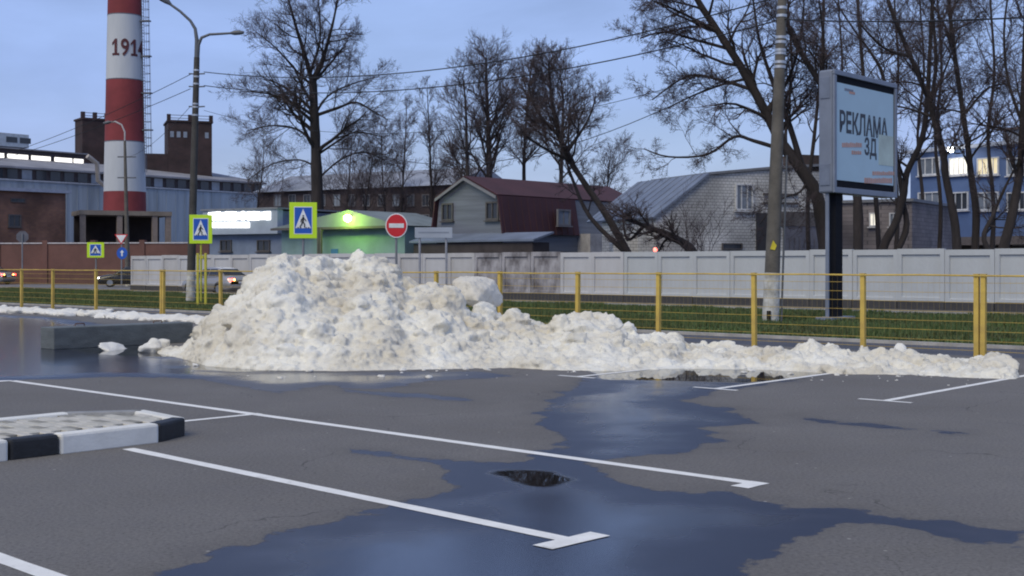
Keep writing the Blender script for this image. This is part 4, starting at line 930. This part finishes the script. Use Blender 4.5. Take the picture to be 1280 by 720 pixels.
# ------------------------------------------------------------------ chimney
ch = thing('factory_chimney', 'tall red and white banded factory chimney marked 1914', 'chimney')
DC = 142.0; cx = (156 - 640) / F * DC; cc = Vector((cx, DC, 0))
def cz(y): return CH + (HZ - y) * DC / F
def crad(z): return 2.33 - (z - cz(265)) * .0205
redc = mat('chimney_red', (.2, .035, .04), .85, .2, .35, .2, 3); whc = mat('chimney_white', (.55, .57, .6), .85, .1, .3, .2, 3, col2=(.4, .43, .47), aspect=(1, 1, .25))
bands = [(cz(352), cz(240), redc), (cz(240), cz(178), whc), (cz(178), cz(101), redc), (cz(101), cz(20.5), whc), (cz(20.5), cz(-58), redc), (cz(-58), cz(-130), whc)]
for z0, z1, m in bands:
    z0 = max(z0, 0); part(ch, 'painted_band', m, lambda mb: mb.lathe(cc, [(crad(z0 + (z1 - z0) * i / 4), z0 + (z1 - z0) * i / 4) for i in range(5)], 48))
part(ch, 'rim', mat('rim_dark', (.08, .06, .06), .9), lambda mb: mb.lathe(cc, [(crad(cz(-130)) + .2, cz(-130)), (crad(cz(-130)) + .2, cz(-130) + .5)], 48))
one = MB(); one.prism([Vector(p) * 2.35 for p in ((-.21, 0, 0), (.21, 0, 0), (.21, .09, 0), (.08, .09, 0), (.08, .7, 0), (-.04, .7, 0), (-.23, .53, 0), (-.23, .43, 0), (-.07, .54, 0), (-.07, .09, 0), (-.21, .09, 0))], (0, 0, .04))
tm_b = MB()
for glyph, xo in (('1', -1.95), ('9', -.68), ('1', .62), ('4', 1.85)):
    if glyph == '1': tm_b.add([(x + xo, y, z - .02) for x, y, z in one.v], one.f)
    else:
        gm = text_mesh(glyph, 2.35, .02, .045); tm_b.add([(v.co.x + xo, v.co.y, v.co.z) for v in gm.vertices], [tuple(p.vertices) for p in gm.polygons])
tm = tm_b.mesh('painted_date')
for v in tm.vertices:
    x, y, z = v.co; zz = cz(72.5) + y * 1.12; r = crad(zz) + .03 + (z + .02); an = (x * .80 + 1.15) / crad(zz) ; v.co = cc + Vector((r * math.sin(an), -r * math.cos(an), zz))
tm.materials.append(mat('digit_red', (.09, .025, .03), .8)); o = bpy.data.objects.new('painted_date', tm); COL.objects.link(o); o.parent = ch
lx = Vector((cc.x, cc.y, 0)); zlo, zhi = cz(215), cz(-128); ang = math.radians(8)
ldir = Vector((math.cos(ang), -math.sin(ang), 0)); ltan = Vector((math.sin(ang), math.cos(ang), 0))
def lp(z, out, t): return lx + ldir * (crad(z) + out) + ltan * t + Z3 * z
steel = mat('ladder_steel', (.13, .14, .17), .6)
for t in (-.25, .25): part(ch, 'ladder_rail', steel, lambda mb: mb.tube([lp(zlo, .25, t), lp(zhi, .25, t)], .035, 4))
mb = MB(); z = zlo
while z < zhi: mb.tube([lp(z, .25, -.25), lp(z, .25, .25)], .025, 4, False); z += .33
o = mb.build('rungs', steel, ch); o['kind'] = 'stuff'
z = zlo + 2
while z < zhi:
    part(ch, 'cage_hoop', steel, lambda mb: mb.tube([lp(z, .25 + .75 * math.sin(math.pi * k / 8), .38 * -math.cos(math.pi * k / 8)) for k in range(9)], .028, 4)); z += .9
for t, o_ in ((0, 1.0), (.3, .75), (-.3, .75)): part(ch, 'cage_bar', steel, lambda mb: mb.tube([lp(zlo + 2, o_, t), lp(zhi, o_, t)], .025, 4))
for y in (163, 117, 71, 27): part(ch, 'ladder_bracket', steel, lambda mb: mb.box(lp(cz(y), .55, 0), (1.1, .6, .14), (ldir, ltan, Z3)))
for y in (101, 20.5, 178): part(ch, 'hoop_band', steel, lambda mb: mb.lathe(cc, [(crad(cz(y)) + .012, cz(y) - .05), (crad(cz(y)) + .02, cz(y) + .05)], 48))
rehome(ch, cc)

# ------------------------------------------------------------------ poles and wires
conc = mat('pole_concrete', (.115, .105, .092), .9, .25, 2, .4, 25); whp = mat('limewash', (.62, .62, .6), .9, .1, 5, .3, 20, col2=(.3, .29, .26)); clampm = mat('clamp', (.5, .52, .55), .4, metal=.6); dkm = mat('lamp_grey', (.1, .11, .13), .5)
def pole(name, label, b, top, r0, r1, zw, cat='pole', bands=(), base_white=True, m=None):
    o = thing(name, label, cat); b = Vector(b); top = Vector(top); h = top.z
    def at(z): return b.lerp(top, z / h)
    def rr(z): return r0 + (r1 - r0) * z / h
    part(o, 'shaft', m or conc, lambda mb: mb.tube([at(zw), at(h * .5), at(h)], [rr(zw), rr(h * .5), rr(h)], 14))
    part(o, 'limewashed_base', whp, lambda mb: mb.tube([at(-.05), at(zw * .5), at(zw)], [rr(0) * 1.04, rr(zw * .5) * 1.03, rr(zw) * 1.02], 14))
    for z in bands: part(o, 'clamp_band', clampm, lambda mb: mb.tube([at(z - .035), at(z + .035)], [rr(z) + .012] * 2, 14))
    return o, at, rr
b = G(963, 405); D = b.y
up, uat, urr = pole('utility_pole', 'concrete utility pole with whitewashed base left of the advertising panel', b, Vector(P(980, -60, D)), .22, .11, CH + (HZ - 341) * D / F, bands=[CH + (HZ - y) * D / F for y in (10, 20, 47, 53, 63, 67, 78, 84)])
part(up, 'base_hole', mat('hole', (.01, .01, .01), .9), lambda mb: mb.box(uat(.22) + Vector((-.1, -.232, 0)), (.1, .06, .28)))
part(up, 'painted_mark', mat('mark_yellow', (.6, .5, .03), .6), lambda mb: mb.prism([uat(CH + 20 * D / F) + Vector((-.12, -.205, -.03)), uat(CH + 20 * D / F) + Vector((.0, -.215, -.06)), uat(CH + 20 * D / F) + Vector((.05, -.212, .06)), uat(CH + 20 * D / F) + Vector((-.04, -.21, .2))], (0, .03, 0)))
part(up, 'cable_conduit', dkm, lambda mb: mb.tube([uat(.0) + Vector((.29, 0, 0)), uat(4.5) + Vector((.27, 0, 0))], .028, 6))
rehome(up, b)
b2 = G(238, 378); D2 = b2.y
lp_, lat, lrr = pole('street_lamp', 'tall concrete street lamp with two curved arms beside the crossing sign', b2, P(246, 72, D2), .185, .12, CH + (HZ - 338) * D2 / F, 'street lamp', bands=[CH + (HZ - y) * D2 / F for y in (88, 96, 105, 130, 134, 144)], m=mat('pole_dark', (.06, .057, .055), .9, .25, 2, .4, 25))
def pd(x, y): return P(x, y, D2)
part(lp_, 'arm', dkm, lambda mb: mb.tube([pd(246, 74), pd(246, 50), pd(244, 36), pd(238, 26), pd(225, 14), pd(208, 2)], [.11, .085, .07, .06, .055, .05], 8))
part(lp_, 'arm', dkm, lambda mb: mb.tube([pd(247, 72), pd(248, 56), pd(252, 47), pd(262, 43), pd(280, 42), pd(296, 41)], [.08, .075, .065, .055, .05, .045], 8))
part(lp_, 'lamp_head', dkm, lambda mb: mb.tube([pd(214, 6), pd(208, 1), pd(202, -3), pd(196, -6)], [.05, .13, .15, .06], 8)); part(lp_, 'lamp_head', dkm, lambda mb: mb.tube([pd(288, 41.4), pd(293, 41), pd(300, 40.6), pd(305, 40.6)], [.05, .1, .1, .05], 8))
for y in (92, 108, 133): part(lp_, 'insulator_bracket', dkm, lambda mb: mb.tube([pd(236, y), pd(246, y + .5), pd(256, y)], .03, 5))
rehome(lp_, b2)
b3 = G(160, 357.5); D3 = b3.y
l3, a3, r3 = pole('small_street_lamp', 'slim street lamp with whitewashed base in front of the chimney', b3, P(156, 176, D3), .2, .09, CH + (HZ - 338) * D3 / F, 'street lamp')
part(l3, 'arm', mat('arm_pale', (.4, .38, .38), .5), lambda mb: mb.tube([P(156, 178, D3), P(156, 165, D3), P(152, 156, D3), P(144, 152, D3), P(136, 153, D3)], .06, 6)); part(l3, 'lamp_head', dkm, lambda mb: mb.tube([P(139, 152.5, D3), P(135, 153, D3), P(129, 154, D3)], [.06, .14, .05], 8))
for y in (196, 222): part(l3, 'cross_arm', dkm, lambda mb: mb.tube([P(147, y, D3), P(170, y, D3)], .05, 5))
rehome(l3, b3)
wire_m = mat('cable', (.012, .012, .016), .7)
def wire(label, a, b, sag, r=.019, name='overhead_wire'):
    a, b = Vector(a), Vector(b); pts = []
    for i in range(25): t = i / 24; p = a.lerp(b, t); p.z -= sag * 4 * t * (1 - t); pts.append(p)
    mb = MB(); mb.tube(pts, r, 5); return tag(mb.build(name, wire_m), label, 'wire', 'overhead wires')
DU = b.y
wire('topmost overhead wire between the street lamp and the utility pole', pd(255, 90), P(973, -4, DU), .95)
wire('second overhead wire below the topmost, from street lamp to utility pole', pd(255, 107), P(974, 25, DU), .95)
wire('thin third wire climbing from the street lamp to the utility pole', pd(255, 138), P(975, 66, DU), 1.5, .009)
wire('lowest sagging cable crossing the bare trees to the utility pole', P(470, 193, 60), P(974, 62, DU), 1.5, .013)
wire('single wire running right from the utility pole out of frame', P(978, 24, DU), P(1400, 14, 24), .12)
wire('upper wire running left from the street lamp past the chimney', pd(238, 93), P(-60, 212, 75), .4, .014)
wire('lower wire running left from the street lamp past the chimney', pd(238, 111), P(-60, 214, 76), .35, .014)
wire('thin wire from the street lamp down to the slim lamp', pd(238, 133), P(157, 197, D3), .4, .011)

# ------------------------------------------------------------------ advertising panel
ad = thing('advertising_panel', 'large grey advertising lightbox on a leg reading РЕКЛАМА', 'billboard')
PL = Vector(((1041 - 640) / F * 35, 35, 0)); zb, ztp = 3.58, 7.0; AW = 3.95; AT = .46
grey_f = mat('panel_grey', (.2, .23, .3), .5, .12, 1.5); 
def ap(s, z, out=0): return PL + V3 * s + U3 * out + Z3 * z
AX = (V3, U3, Z3)
part(ad, 'case', grey_f, lambda mb: mb.bbox(ap(AW / 2, (zb + ztp) / 2, -AT / 2), (AW, AT - .04, ztp - zb), AX, .05))
for s, z, w, h in ((AW / 2, ztp - .07, AW, .14), (AW / 2, zb + .08, AW, .16), (.07, (zb + ztp) / 2, .14, ztp - zb - .302), (AW - .07, (zb + ztp) / 2, .14, ztp - zb - .302)):
    part(ad, 'front_frame', grey_f, lambda mb: mb.bbox(ap(s, z, .02), (w, .07, h), AX, .015))
part(ad, 'black_border', mat('border_black', (.012, .013, .018), .85, spec=.15), lambda mb: mb.box(ap(AW / 2, (zb + ztp) / 2, -.012), (AW - .2, .02, ztp - zb - .25), AX))
pz0, pz1 = zb + .36, ztp - .34
post_ = part(ad, 'poster', mat('poster_blue', (.42, .58, .68), .35, .05, .6), lambda mb: mb.box(ap(AW / 2, (pz0 + pz1) / 2, .004), (AW - .38, .02, pz1 - pz0), AX))
def flat_on_ad(me, s, z, m, name='lettering'):
    for v in me.vertices: x, y, w = v.co; v.co = ap(s, z, .018) + V3 * x + Z3 * y + U3 * w
    me.materials.append(m); o = bpy.data.objects.new(name, me); COL.objects.link(o); o.parent = post_; return o
ink = mat('ink_black', (.03, .035, .05), .5); org = mat('ink_orange', (.55, .3, .24), .5)
def letters(body, s, z, w, h, m):
    me = text_mesh(body, 1, .002, .025); xs = [v.co.x for v in me.vertices]; ys = [v.co.y for v in me.vertices]
    x0, x1, y0, y1 = min(xs), max(xs), min(ys), max(ys)
    for v in me.vertices: v.co.x = (v.co.x - x0) / (x1 - x0) * w; v.co.y = (v.co.y - y0) / (y1 - y0) * h
    return flat_on_ad(me, s, z, m)
def sz(x, y):                   # board coordinates seen at a photo pixel
    k = (x - 640) / F; s = (k * PL.y - PL.x) / (VX - k * VY); q = PL + V3 * s; return s, CH + (HZ - y) * q.y / F
s0, zt_ = sz(1049, 137); s1, _ = sz(1109, 140); _, zb_ = sz(1049, 165)
letters('РЕКЛАМА', s0, zb_, s1 - s0, zt_ - zb_, ink)
s0, zt_ = sz(1080, 171); s1, _ = sz(1095, 172); _, zb_ = sz(1080, 198); letters('ЗД', s0, zb_, s1 - s0, zt_ - zb_, ink)
def flat(x0, y0, x1, y1, m, name, out=.018):
    a_, zt = sz(x0, y0); b_, _ = sz(x1, y0); _, z_ = sz(x0, y1)
    return part(post_, name, m, lambda mb: mb.box(ap((a_ + b_) / 2, (zt + z_) / 2, out), (b_ - a_, .006, zt - z_), AX))
flat(1098, 168, 1116, 206, mat('painted_glare', (.47, .55, .5), .5, .25, 1), 'reflection_patch')  # yellowish glare of reflected lit windows, painted onto the poster
random.seed(9)
for x0, x1, y, h in ((1052, 1076, 178, 6), (1064, 1075, 188, 5), (1080, 1115, 222, 7), (1090, 1116, 214, 5)):
    x = x0
    while x < x1: flat(x, y + random.uniform(0, 1.2), x + 1.8, y + h, org, 'orange_lettering'); x += 2.5
flat(1055, 110, 1066, 113, mat('ink_grey', (.2, .22, .28), .5), 'logo_bar'); flat(1061, 113.8, 1068, 117, org, 'logo_bar')
flat(1070, 168, 1071, 169, ink, 'print_dot')
for s, w, m in ((.12, .06, grey_f), (.2, .05, MATS['border_black']), (.62, .42, MATS['border_black'])):
    part(ad, 'leg', m, lambda mb: mb.bbox(ap(s, zb / 2, -AT / 2), (w, .1 if w < .1 else .2, zb + .02), AX, .01))
part(ad, 'foot_plate', grey_f, lambda mb: mb.bbox(ap(.6, .06, -AT / 2), (1.4, .5, .12), AX, .01))
for z in (zb + .5, ztp - .5): part(ad, 'side_hatch', mat('hatch', (.17, .2, .27), .5), lambda mb: mb.bbox(ap(-.006, z, -AT / 2), (.03, .3, .6), AX, .01))
rehome(ad, ap(.6, 0, -AT / 2))

# ------------------------------------------------------------------ road signs
fluo = mat('fluo_yellow', (.56, .82, .02), .45, .05, 1, emit=(.56, .85, .02), estr=.0); sblue = mat('sign_blue', (.015, .10, .50), .4, .08, 1); swhite = mat('sign_white_face', (.78, .8, .82), .4); sblack = mat('sign_black', (.02, .02, .02), .5); sred = mat('sign_red', (.62, .02, .025), .4, .06, 1); sgrey = mat('sign_back', (.2, .21, .24), .55)
def frame_of(c, rz): 
    r = Matrix.Rotation(rz, 3, 'Z'); return r @ Vector((1, 0, 0)), r @ Vector((0, 1, 0))     # right, away
def crossing(label, x, y, w, h, D, pole_col=sgrey, rz=0, tilt=0):
    o = thing('crossing_sign', label, 'road sign', 'pedestrian crossing signs'); c = P(x, y, D); R, B = frame_of(c, rz); s = D / F; w *= s; h *= s
    part(o, 'post', pole_col, lambda mb: mb.tube([Vector((c.x, c.y, 0)) + B * .07, c + B * .07 + Z3 * h * .4], .04, 8))
    AXs = (R, B, Z3); bd = part(o, 'board', fluo, lambda mb: mb.bbox(c, (w, .04, h), AXs, .008))
    W_, H_ = w * .62, h * .72
    part(bd, 'white_border', swhite, lambda mb: mb.box(c - B * .022, (W_ * 1.08, .008, H_ * 1.06), AXs)); part(bd, 'blue_field', sblue, lambda mb: mb.box(c - B * .026, (W_, .01, H_), AXs))
    tri = [(-.46, -.30), (.46, -.30), (0, .45)]; part(bd, 'white_triangle', swhite, lambda mb: mb.prism([c - B * .036 + R * (a * W_) + Z3 * (b_ * H_) for a, b_ in tri], B * .006))
    def fig(mb):
        q = c - B * .042
        def pt(a, b_): return q + R * (a * W_) + Z3 * (b_ * H_)
        mb.tube([pt(0, .17), pt(0, .2)], W_ * .055, 8)
        for pth, r in (([(0, .13), (-.02, -.05)], .055), ([(-.02, -.05), (.09, -.15), (.08, -.27)], .035), ([(-.02, -.05), (-.1, -.16), (-.2, -.26)], .035), ([(0, .11), (.12, .03), (.17, -.03)], .028), ([(0, .11), (-.12, .02), (-.13, -.07)], .028)): mb.tube([pt(*p_) for p_ in pth], W_ * r, 6)
        for k in (-.3, -.15, .18, .32): mb.box(pt(k, -.28), (W_ * .08, .006, H_ * .03), AXs)
    part(bd, 'walker', sblack, fig); part(o, 'back_clamp', sgrey, lambda mb: mb.box(c + B * .05, (w * .5, .04, .06), AXs)); rehome(o, Vector((c.x, c.y, 0))); return o
crossing('largest yellow bordered pedestrian crossing sign, above the snow heap peak', 379, 275.5, 34, 45, 42, rz=.12)
crossing('yellow bordered pedestrian crossing sign beside the tall street lamp', 251, 286.5, 28, 36, 51.5, mat('post_wrap', (.45, .45, .05), .6), rz=.1)
crossing('smallest pedestrian crossing sign, far left before the brown wall', 119.5, 312.5, 21, 19, 72, rz=.05)
ne = thing('no_entry_sign', 'round red no entry sign with white bar behind the snow heap', 'road sign'); c = P(495.5, 282, 41); R, B = frame_of(c, .15); AXs = (R, B, Z3)
def disc(mb, c, r, th, n=32): mb.prism([c + R * (r * math.cos(2 * math.pi * k / n)) + Z3 * (r * 1.12 * math.sin(2 * math.pi * k / n)) for k in range(n)], B * th)
part(ne, 'post', sgrey, lambda mb: mb.tube([Vector((c.x, c.y, 0)) + B * .08, c + B * .08], .04, 8)); dsc = part(ne, 'disc', swhite, lambda mb: disc(mb, c, .355, .03)); part(dsc, 'red_field', sred, lambda mb: disc(mb, c - B * .006, .325, .008)); part(dsc, 'white_bar', swhite, lambda mb: mb.box(c - B * .009, (.48, .01, .14), AXs)); rehome(ne, Vector((c.x, c.y, 0)))
inf = thing('information_sign', 'blank pale rectangular sign on two posts right of the no entry sign', 'road sign'); c = P(542, 291, 50); R, B = frame_of(c, .05); AXs = (R, B, Z3)
part(inf, 'board', mat('info_face', (.36, .4, .48), .5, .08, 1), lambda mb: mb.bbox(c, (1.48, .04, .42), AXs, .01)); part(inf, 'grey_line', mat('info_line', (.25, .28, .35), .5), lambda mb: mb.box(c - B * .024 + Z3 * .02, (1.2, .01, .05), AXs))
for dx in (-.55, .5): part(inf, 'post', mat('info_post', (.3, .31, .36), .5), lambda mb: mb.tube([Vector((c.x, c.y, 0)) + R * dx + B * .06, c + R * dx + B * .06 + Z3 * .2], .045, 8))
rehome(inf, Vector((c.x, c.y, 0)))
yd = thing('yield_sign', 'small give way triangle above a blue round sign by slim lamp', 'road sign'); c = P(151.5, 298, 86); R, B = frame_of(c, 0)
part(yd, 'post', sgrey, lambda mb: mb.tube([Vector((c.x, c.y, 0)) + B * .08, c + B * .08 + Z3 * .2], .05, 6)); tr = part(yd, 'triangle', sred, lambda mb: mb.prism([c + R * a_ + Z3 * b_ for a_, b_ in ((-.45, .28), (.45, .28), (0, -.42))], B * .03)); part(tr, 'white_field', swhite, lambda mb: mb.prism([c - B * .008 + R * a_ + Z3 * b_ for a_, b_ in ((-.34, .22), (.34, .22), (0, -.31))], B * .006))
c2 = P(152.5, 316.5, 86); bd = part(yd, 'blue_disc', sblue, lambda mb: disc(mb, c2, .36, .03)); part(bd, 'white_arrow', swhite, lambda mb: mb.prism([c2 - B * .008 + R * a_ + Z3 * b_ for a_, b_ in ((-.05, -.2), (.05, -.2), (.05, .05), (.14, .05), (0, .22), (-.14, .05), (-.05, .05))], B * .006)); rehome(yd, Vector((c.x, c.y, 0)))
ob = thing('octagonal_sign', 'dark back of an octagonal sign at far left before the brown wall', 'road sign'); c = P(28, 296, 82); R, B = frame_of(c, .2)
part(ob, 'post', sgrey, lambda mb: mb.tube([Vector((c.x, c.y, 0)) - B * .05, c - B * .05 + Z3 * .2], .045, 6)); part(ob, 'plate', mat('sign_dark_back', (.12, .12, .15), .6), lambda mb: mb.prism([c + R * .4 * math.cos(math.pi * (k + .5) / 4) + Z3 * .4 * math.sin(math.pi * (k + .5) / 4) for k in range(8)], B * .03)); rehome(ob, Vector((c.x, c.y, 0)))
gp = thing('yellow_guard_post', 'pair of yellow posts standing beside the crossing sign post', 'post'); c = G(253, 384)
for dx in (-.17, .12): part(gp, 'post', mat('post_yellow', (.5, .46, .05), .6), lambda mb: mb.bbox(c + Vector((dx, 0, 1.0)), (.09, .09, 2.0), b=.012))
part(gp, 'tie_bar', MATS['post_yellow'], lambda mb: mb.box(c + Vector((-.025, 0, 1.86)), (.14, .1, .12))); rehome(gp, c)

# ------------------------------------------------------------------ cars
def car(label, loc, yaw, paint_m, heads=False, tails=False):
    o = thing('parked_car' if False else 'car', label, 'car', 'cars on the road'); W2 = .87
    st = [(-2.2, .76, .36, .74), (-2.16, .82, .28, .86), (-2.0, .85, .22, .97), (-1.5, .87, .2, 1.0), (-1.1, .87, .2, .97), (0, .88, .2, .94), (.95, .87, .2, .93), (1.5, .86, .2, .86), (2.0, .83, .22, .76), (2.16, .78, .28, .66), (2.2, .7, .36, .56)]
    mb = MB(); vs = []; n = 12
    for x, w, zb_, zt_ in st:
        zm = zb_ + (zt_ - zb_) * .55
        ring = [(-w * .9, zb_), (-w, zb_ + .1), (-w * 1.01, zm), (-w * .97, zt_ - .1), (-w * .86, zt_ - .02), (-w * .4, zt_ + .015), (w * .4, zt_ + .015), (w * .86, zt_ - .02), (w * .97, zt_ - .1), (w * 1.01, zm), (w, zb_ + .1), (w * .9, zb_)]
        vs += [(x, y, z) for y, z in ring]
    fs = [(i * n + k, i * n + (k + 1) % n, (i + 1) * n + (k + 1) % n, (i + 1) * n + k) for i in range(len(st) - 1) for k in range(n)]
    fs += [tuple(range(n)), tuple(range(len(st) * n - 1, (len(st) - 1) * n - 1, -1))]; mb.add(vs, fs, True); mb.build('body', paint_m, o)
    cab = [(-1.62, .98, .74, None), (-1.0, 1.36, .6, 0), (-.7, 1.42, .58, 0), (-.1, 1.44, .6, 0), (.35, 1.41, .6, 0), (1.08, .95, .74, None)]
    mb = MB(); vs = []
    for x, z, w, _ in cab: 
        wb_ = .8; vs += [(x, -wb_, .93), (x, -w, z - .05), (x, -w * .8, z), (x, w * .8, z), (x, w, z - .05), (x, wb_, .93)]
    fs = [(i * 6 + k, (i + 1) * 6 + k, (i + 1) * 6 + k + 1, i * 6 + k + 1) for i in range(len(cab) - 1) for k in range(5)] + [(0, 1, 2, 3, 4, 5), tuple(range(35, 29, -1))]
    mb.add(vs, fs); cabin = mb.build('cabin', paint_m, o)
    def pane(nm, pts):
        mb = MB(); c_ = sum((Vector(p) for p in pts), Vector()) / 4; nn = (Vector(pts[1]) - Vector(pts[0])).cross(Vector(pts[2]) - Vector(pts[0])).normalized(); ctr_ = Vector((0, 0, 1))
        if nn.dot(c_ - ctr_) < 0: nn = -nn
        mb.prism([Vector(p) + nn * .004 for p in pts], nn * .008); return mb.build(nm, glass, cabin)
    pane('rear_window', [(-1.58, -.66, 1.01), (-1.58, .66, 1.01), (-1.03, .52, 1.33), (-1.03, -.52, 1.33)]); pane('windscreen', [(1.02, -.68, .98), (1.02, .68, .98), (.4, .53, 1.37), (.4, -.53, 1.37)])
    for s in (-1, 1):
        def y_at(z): return s * (.8 + (.6 - .8) * (z - .93) / .44 + .006)
        pane('side_window', [(-1.2, y_at(.98), .98), (-.32, y_at(.98), .98), (-.32, y_at(1.34), 1.34), (-.92, y_at(1.34), 1.34)]); pane('side_window', [(-.24, y_at(.98), .98), (.86, y_at(.98), .98), (.32, y_at(1.34), 1.34), (-.24, y_at(1.34), 1.34)])
        mb = MB(); mb.bbox((.78, s * .95, .99), (.1, .17, .12), b=.02); mb.build('mirror', paint_m, o)
        for x in (-1.32, 1.35):
            mb = MB(); 
            def ring(r, t): return [Vector((x + r * math.cos(2 * math.pi * k / 18), s * (.79 - t / 2), .31 + r * math.sin(2 * math.pi * k / 18))) for k in range(18)]
            mb.prism(ring(.31, 0), (0, s * .11, 0)); w_ = mb.build('wheel', mat('tyre', (.015, .015, .016), .85), o)
            mb = MB(); mb.prism([p + Vector((0, s * .1, 0)) for p in ring(.2, 0)], (0, s * .018, 0)); mb.build('rim', mat('rim_alloy', (.35, .36, .38), .35, metal=.8), w_)
            mb = MB(); mb.tube([(x + .36 * math.cos(math.pi * k / 8), s * .882, .31 + .36 * math.sin(math.pi * k / 8)) for k in range(9)], .02, 5); mb.build('wheel_arch', mat('arch_dark', (.02, .02, .022), .7), o)
        mb = MB(); mb.bbox((-2.12, s * .62, .78), (.14, .34, .15), b=.02); mb.build('tail_light', glow('tail_on', (1, .03, .02), 16) if tails else mat('tail_off', (.25, .01, .01), .3), o)
        if tails: mb = MB(); mb.bbox((-2.13, s * .5, .78), (.14, .1, .1), b=.02); mb.build('brake_bulb', glow('brake_on', (1, .55, .08), 14), o)
        mb = MB(); mb.bbox((2.08, s * .6, .62), (.16, .3, .13), b=.03); mb.build('headlight', glow('head_on', (1, .97, .88), 14) if heads else mat('head_off', (.5, .52, .55), .15), o)
    mb = MB(); mb.bbox((-2.2, 0, .45), (.1, 1.5, .2), b=.03); mb.build('bumper', paint_m, o); mb = MB(); mb.bbox((2.19, 0, .42), (.1, 1.4, .2), b=.03); mb.build('bumper', MATS['arch_dark'], o)
    mb = MB(); mb.box((-2.235, 0, .66), (.02, .5, .11)); mb.build('number_plate', swhite, o)
    o.location = loc; o.rotation_euler = (0, 0, yaw); return o
silver = mat('car_silver', (.42, .4, .39), .3, .06, 1, metal=.55); blackc = mat('car_black', (.018, .02, .025), .2, .1, 1)
fw = -U3; q = P(303, 0, DV(303, 39.7)); q.z = 0; q = q + fw * 2.2
car('silver saloon with glowing red tail lights half hidden by the snow heap', q - Z3 * .012, math.atan2(fw.y, fw.x), silver, False, True)
q = G(121, 358.5); car('dark car with its headlights on behind the slim lamp', Vector((q.x + 2.2, q.y + .6, -.016)), math.atan2(-.25, -1), blackc, True, False)
q = G(14, 355.5); car('silver car leaving the frame at far left, tail light glowing', Vector((q.x - 2.25, q.y + .7, -.016)), math.atan2(.35, -1), mat('car_grey', (.3, .31, .34), .3, .06, 1, metal=.5), False, True)
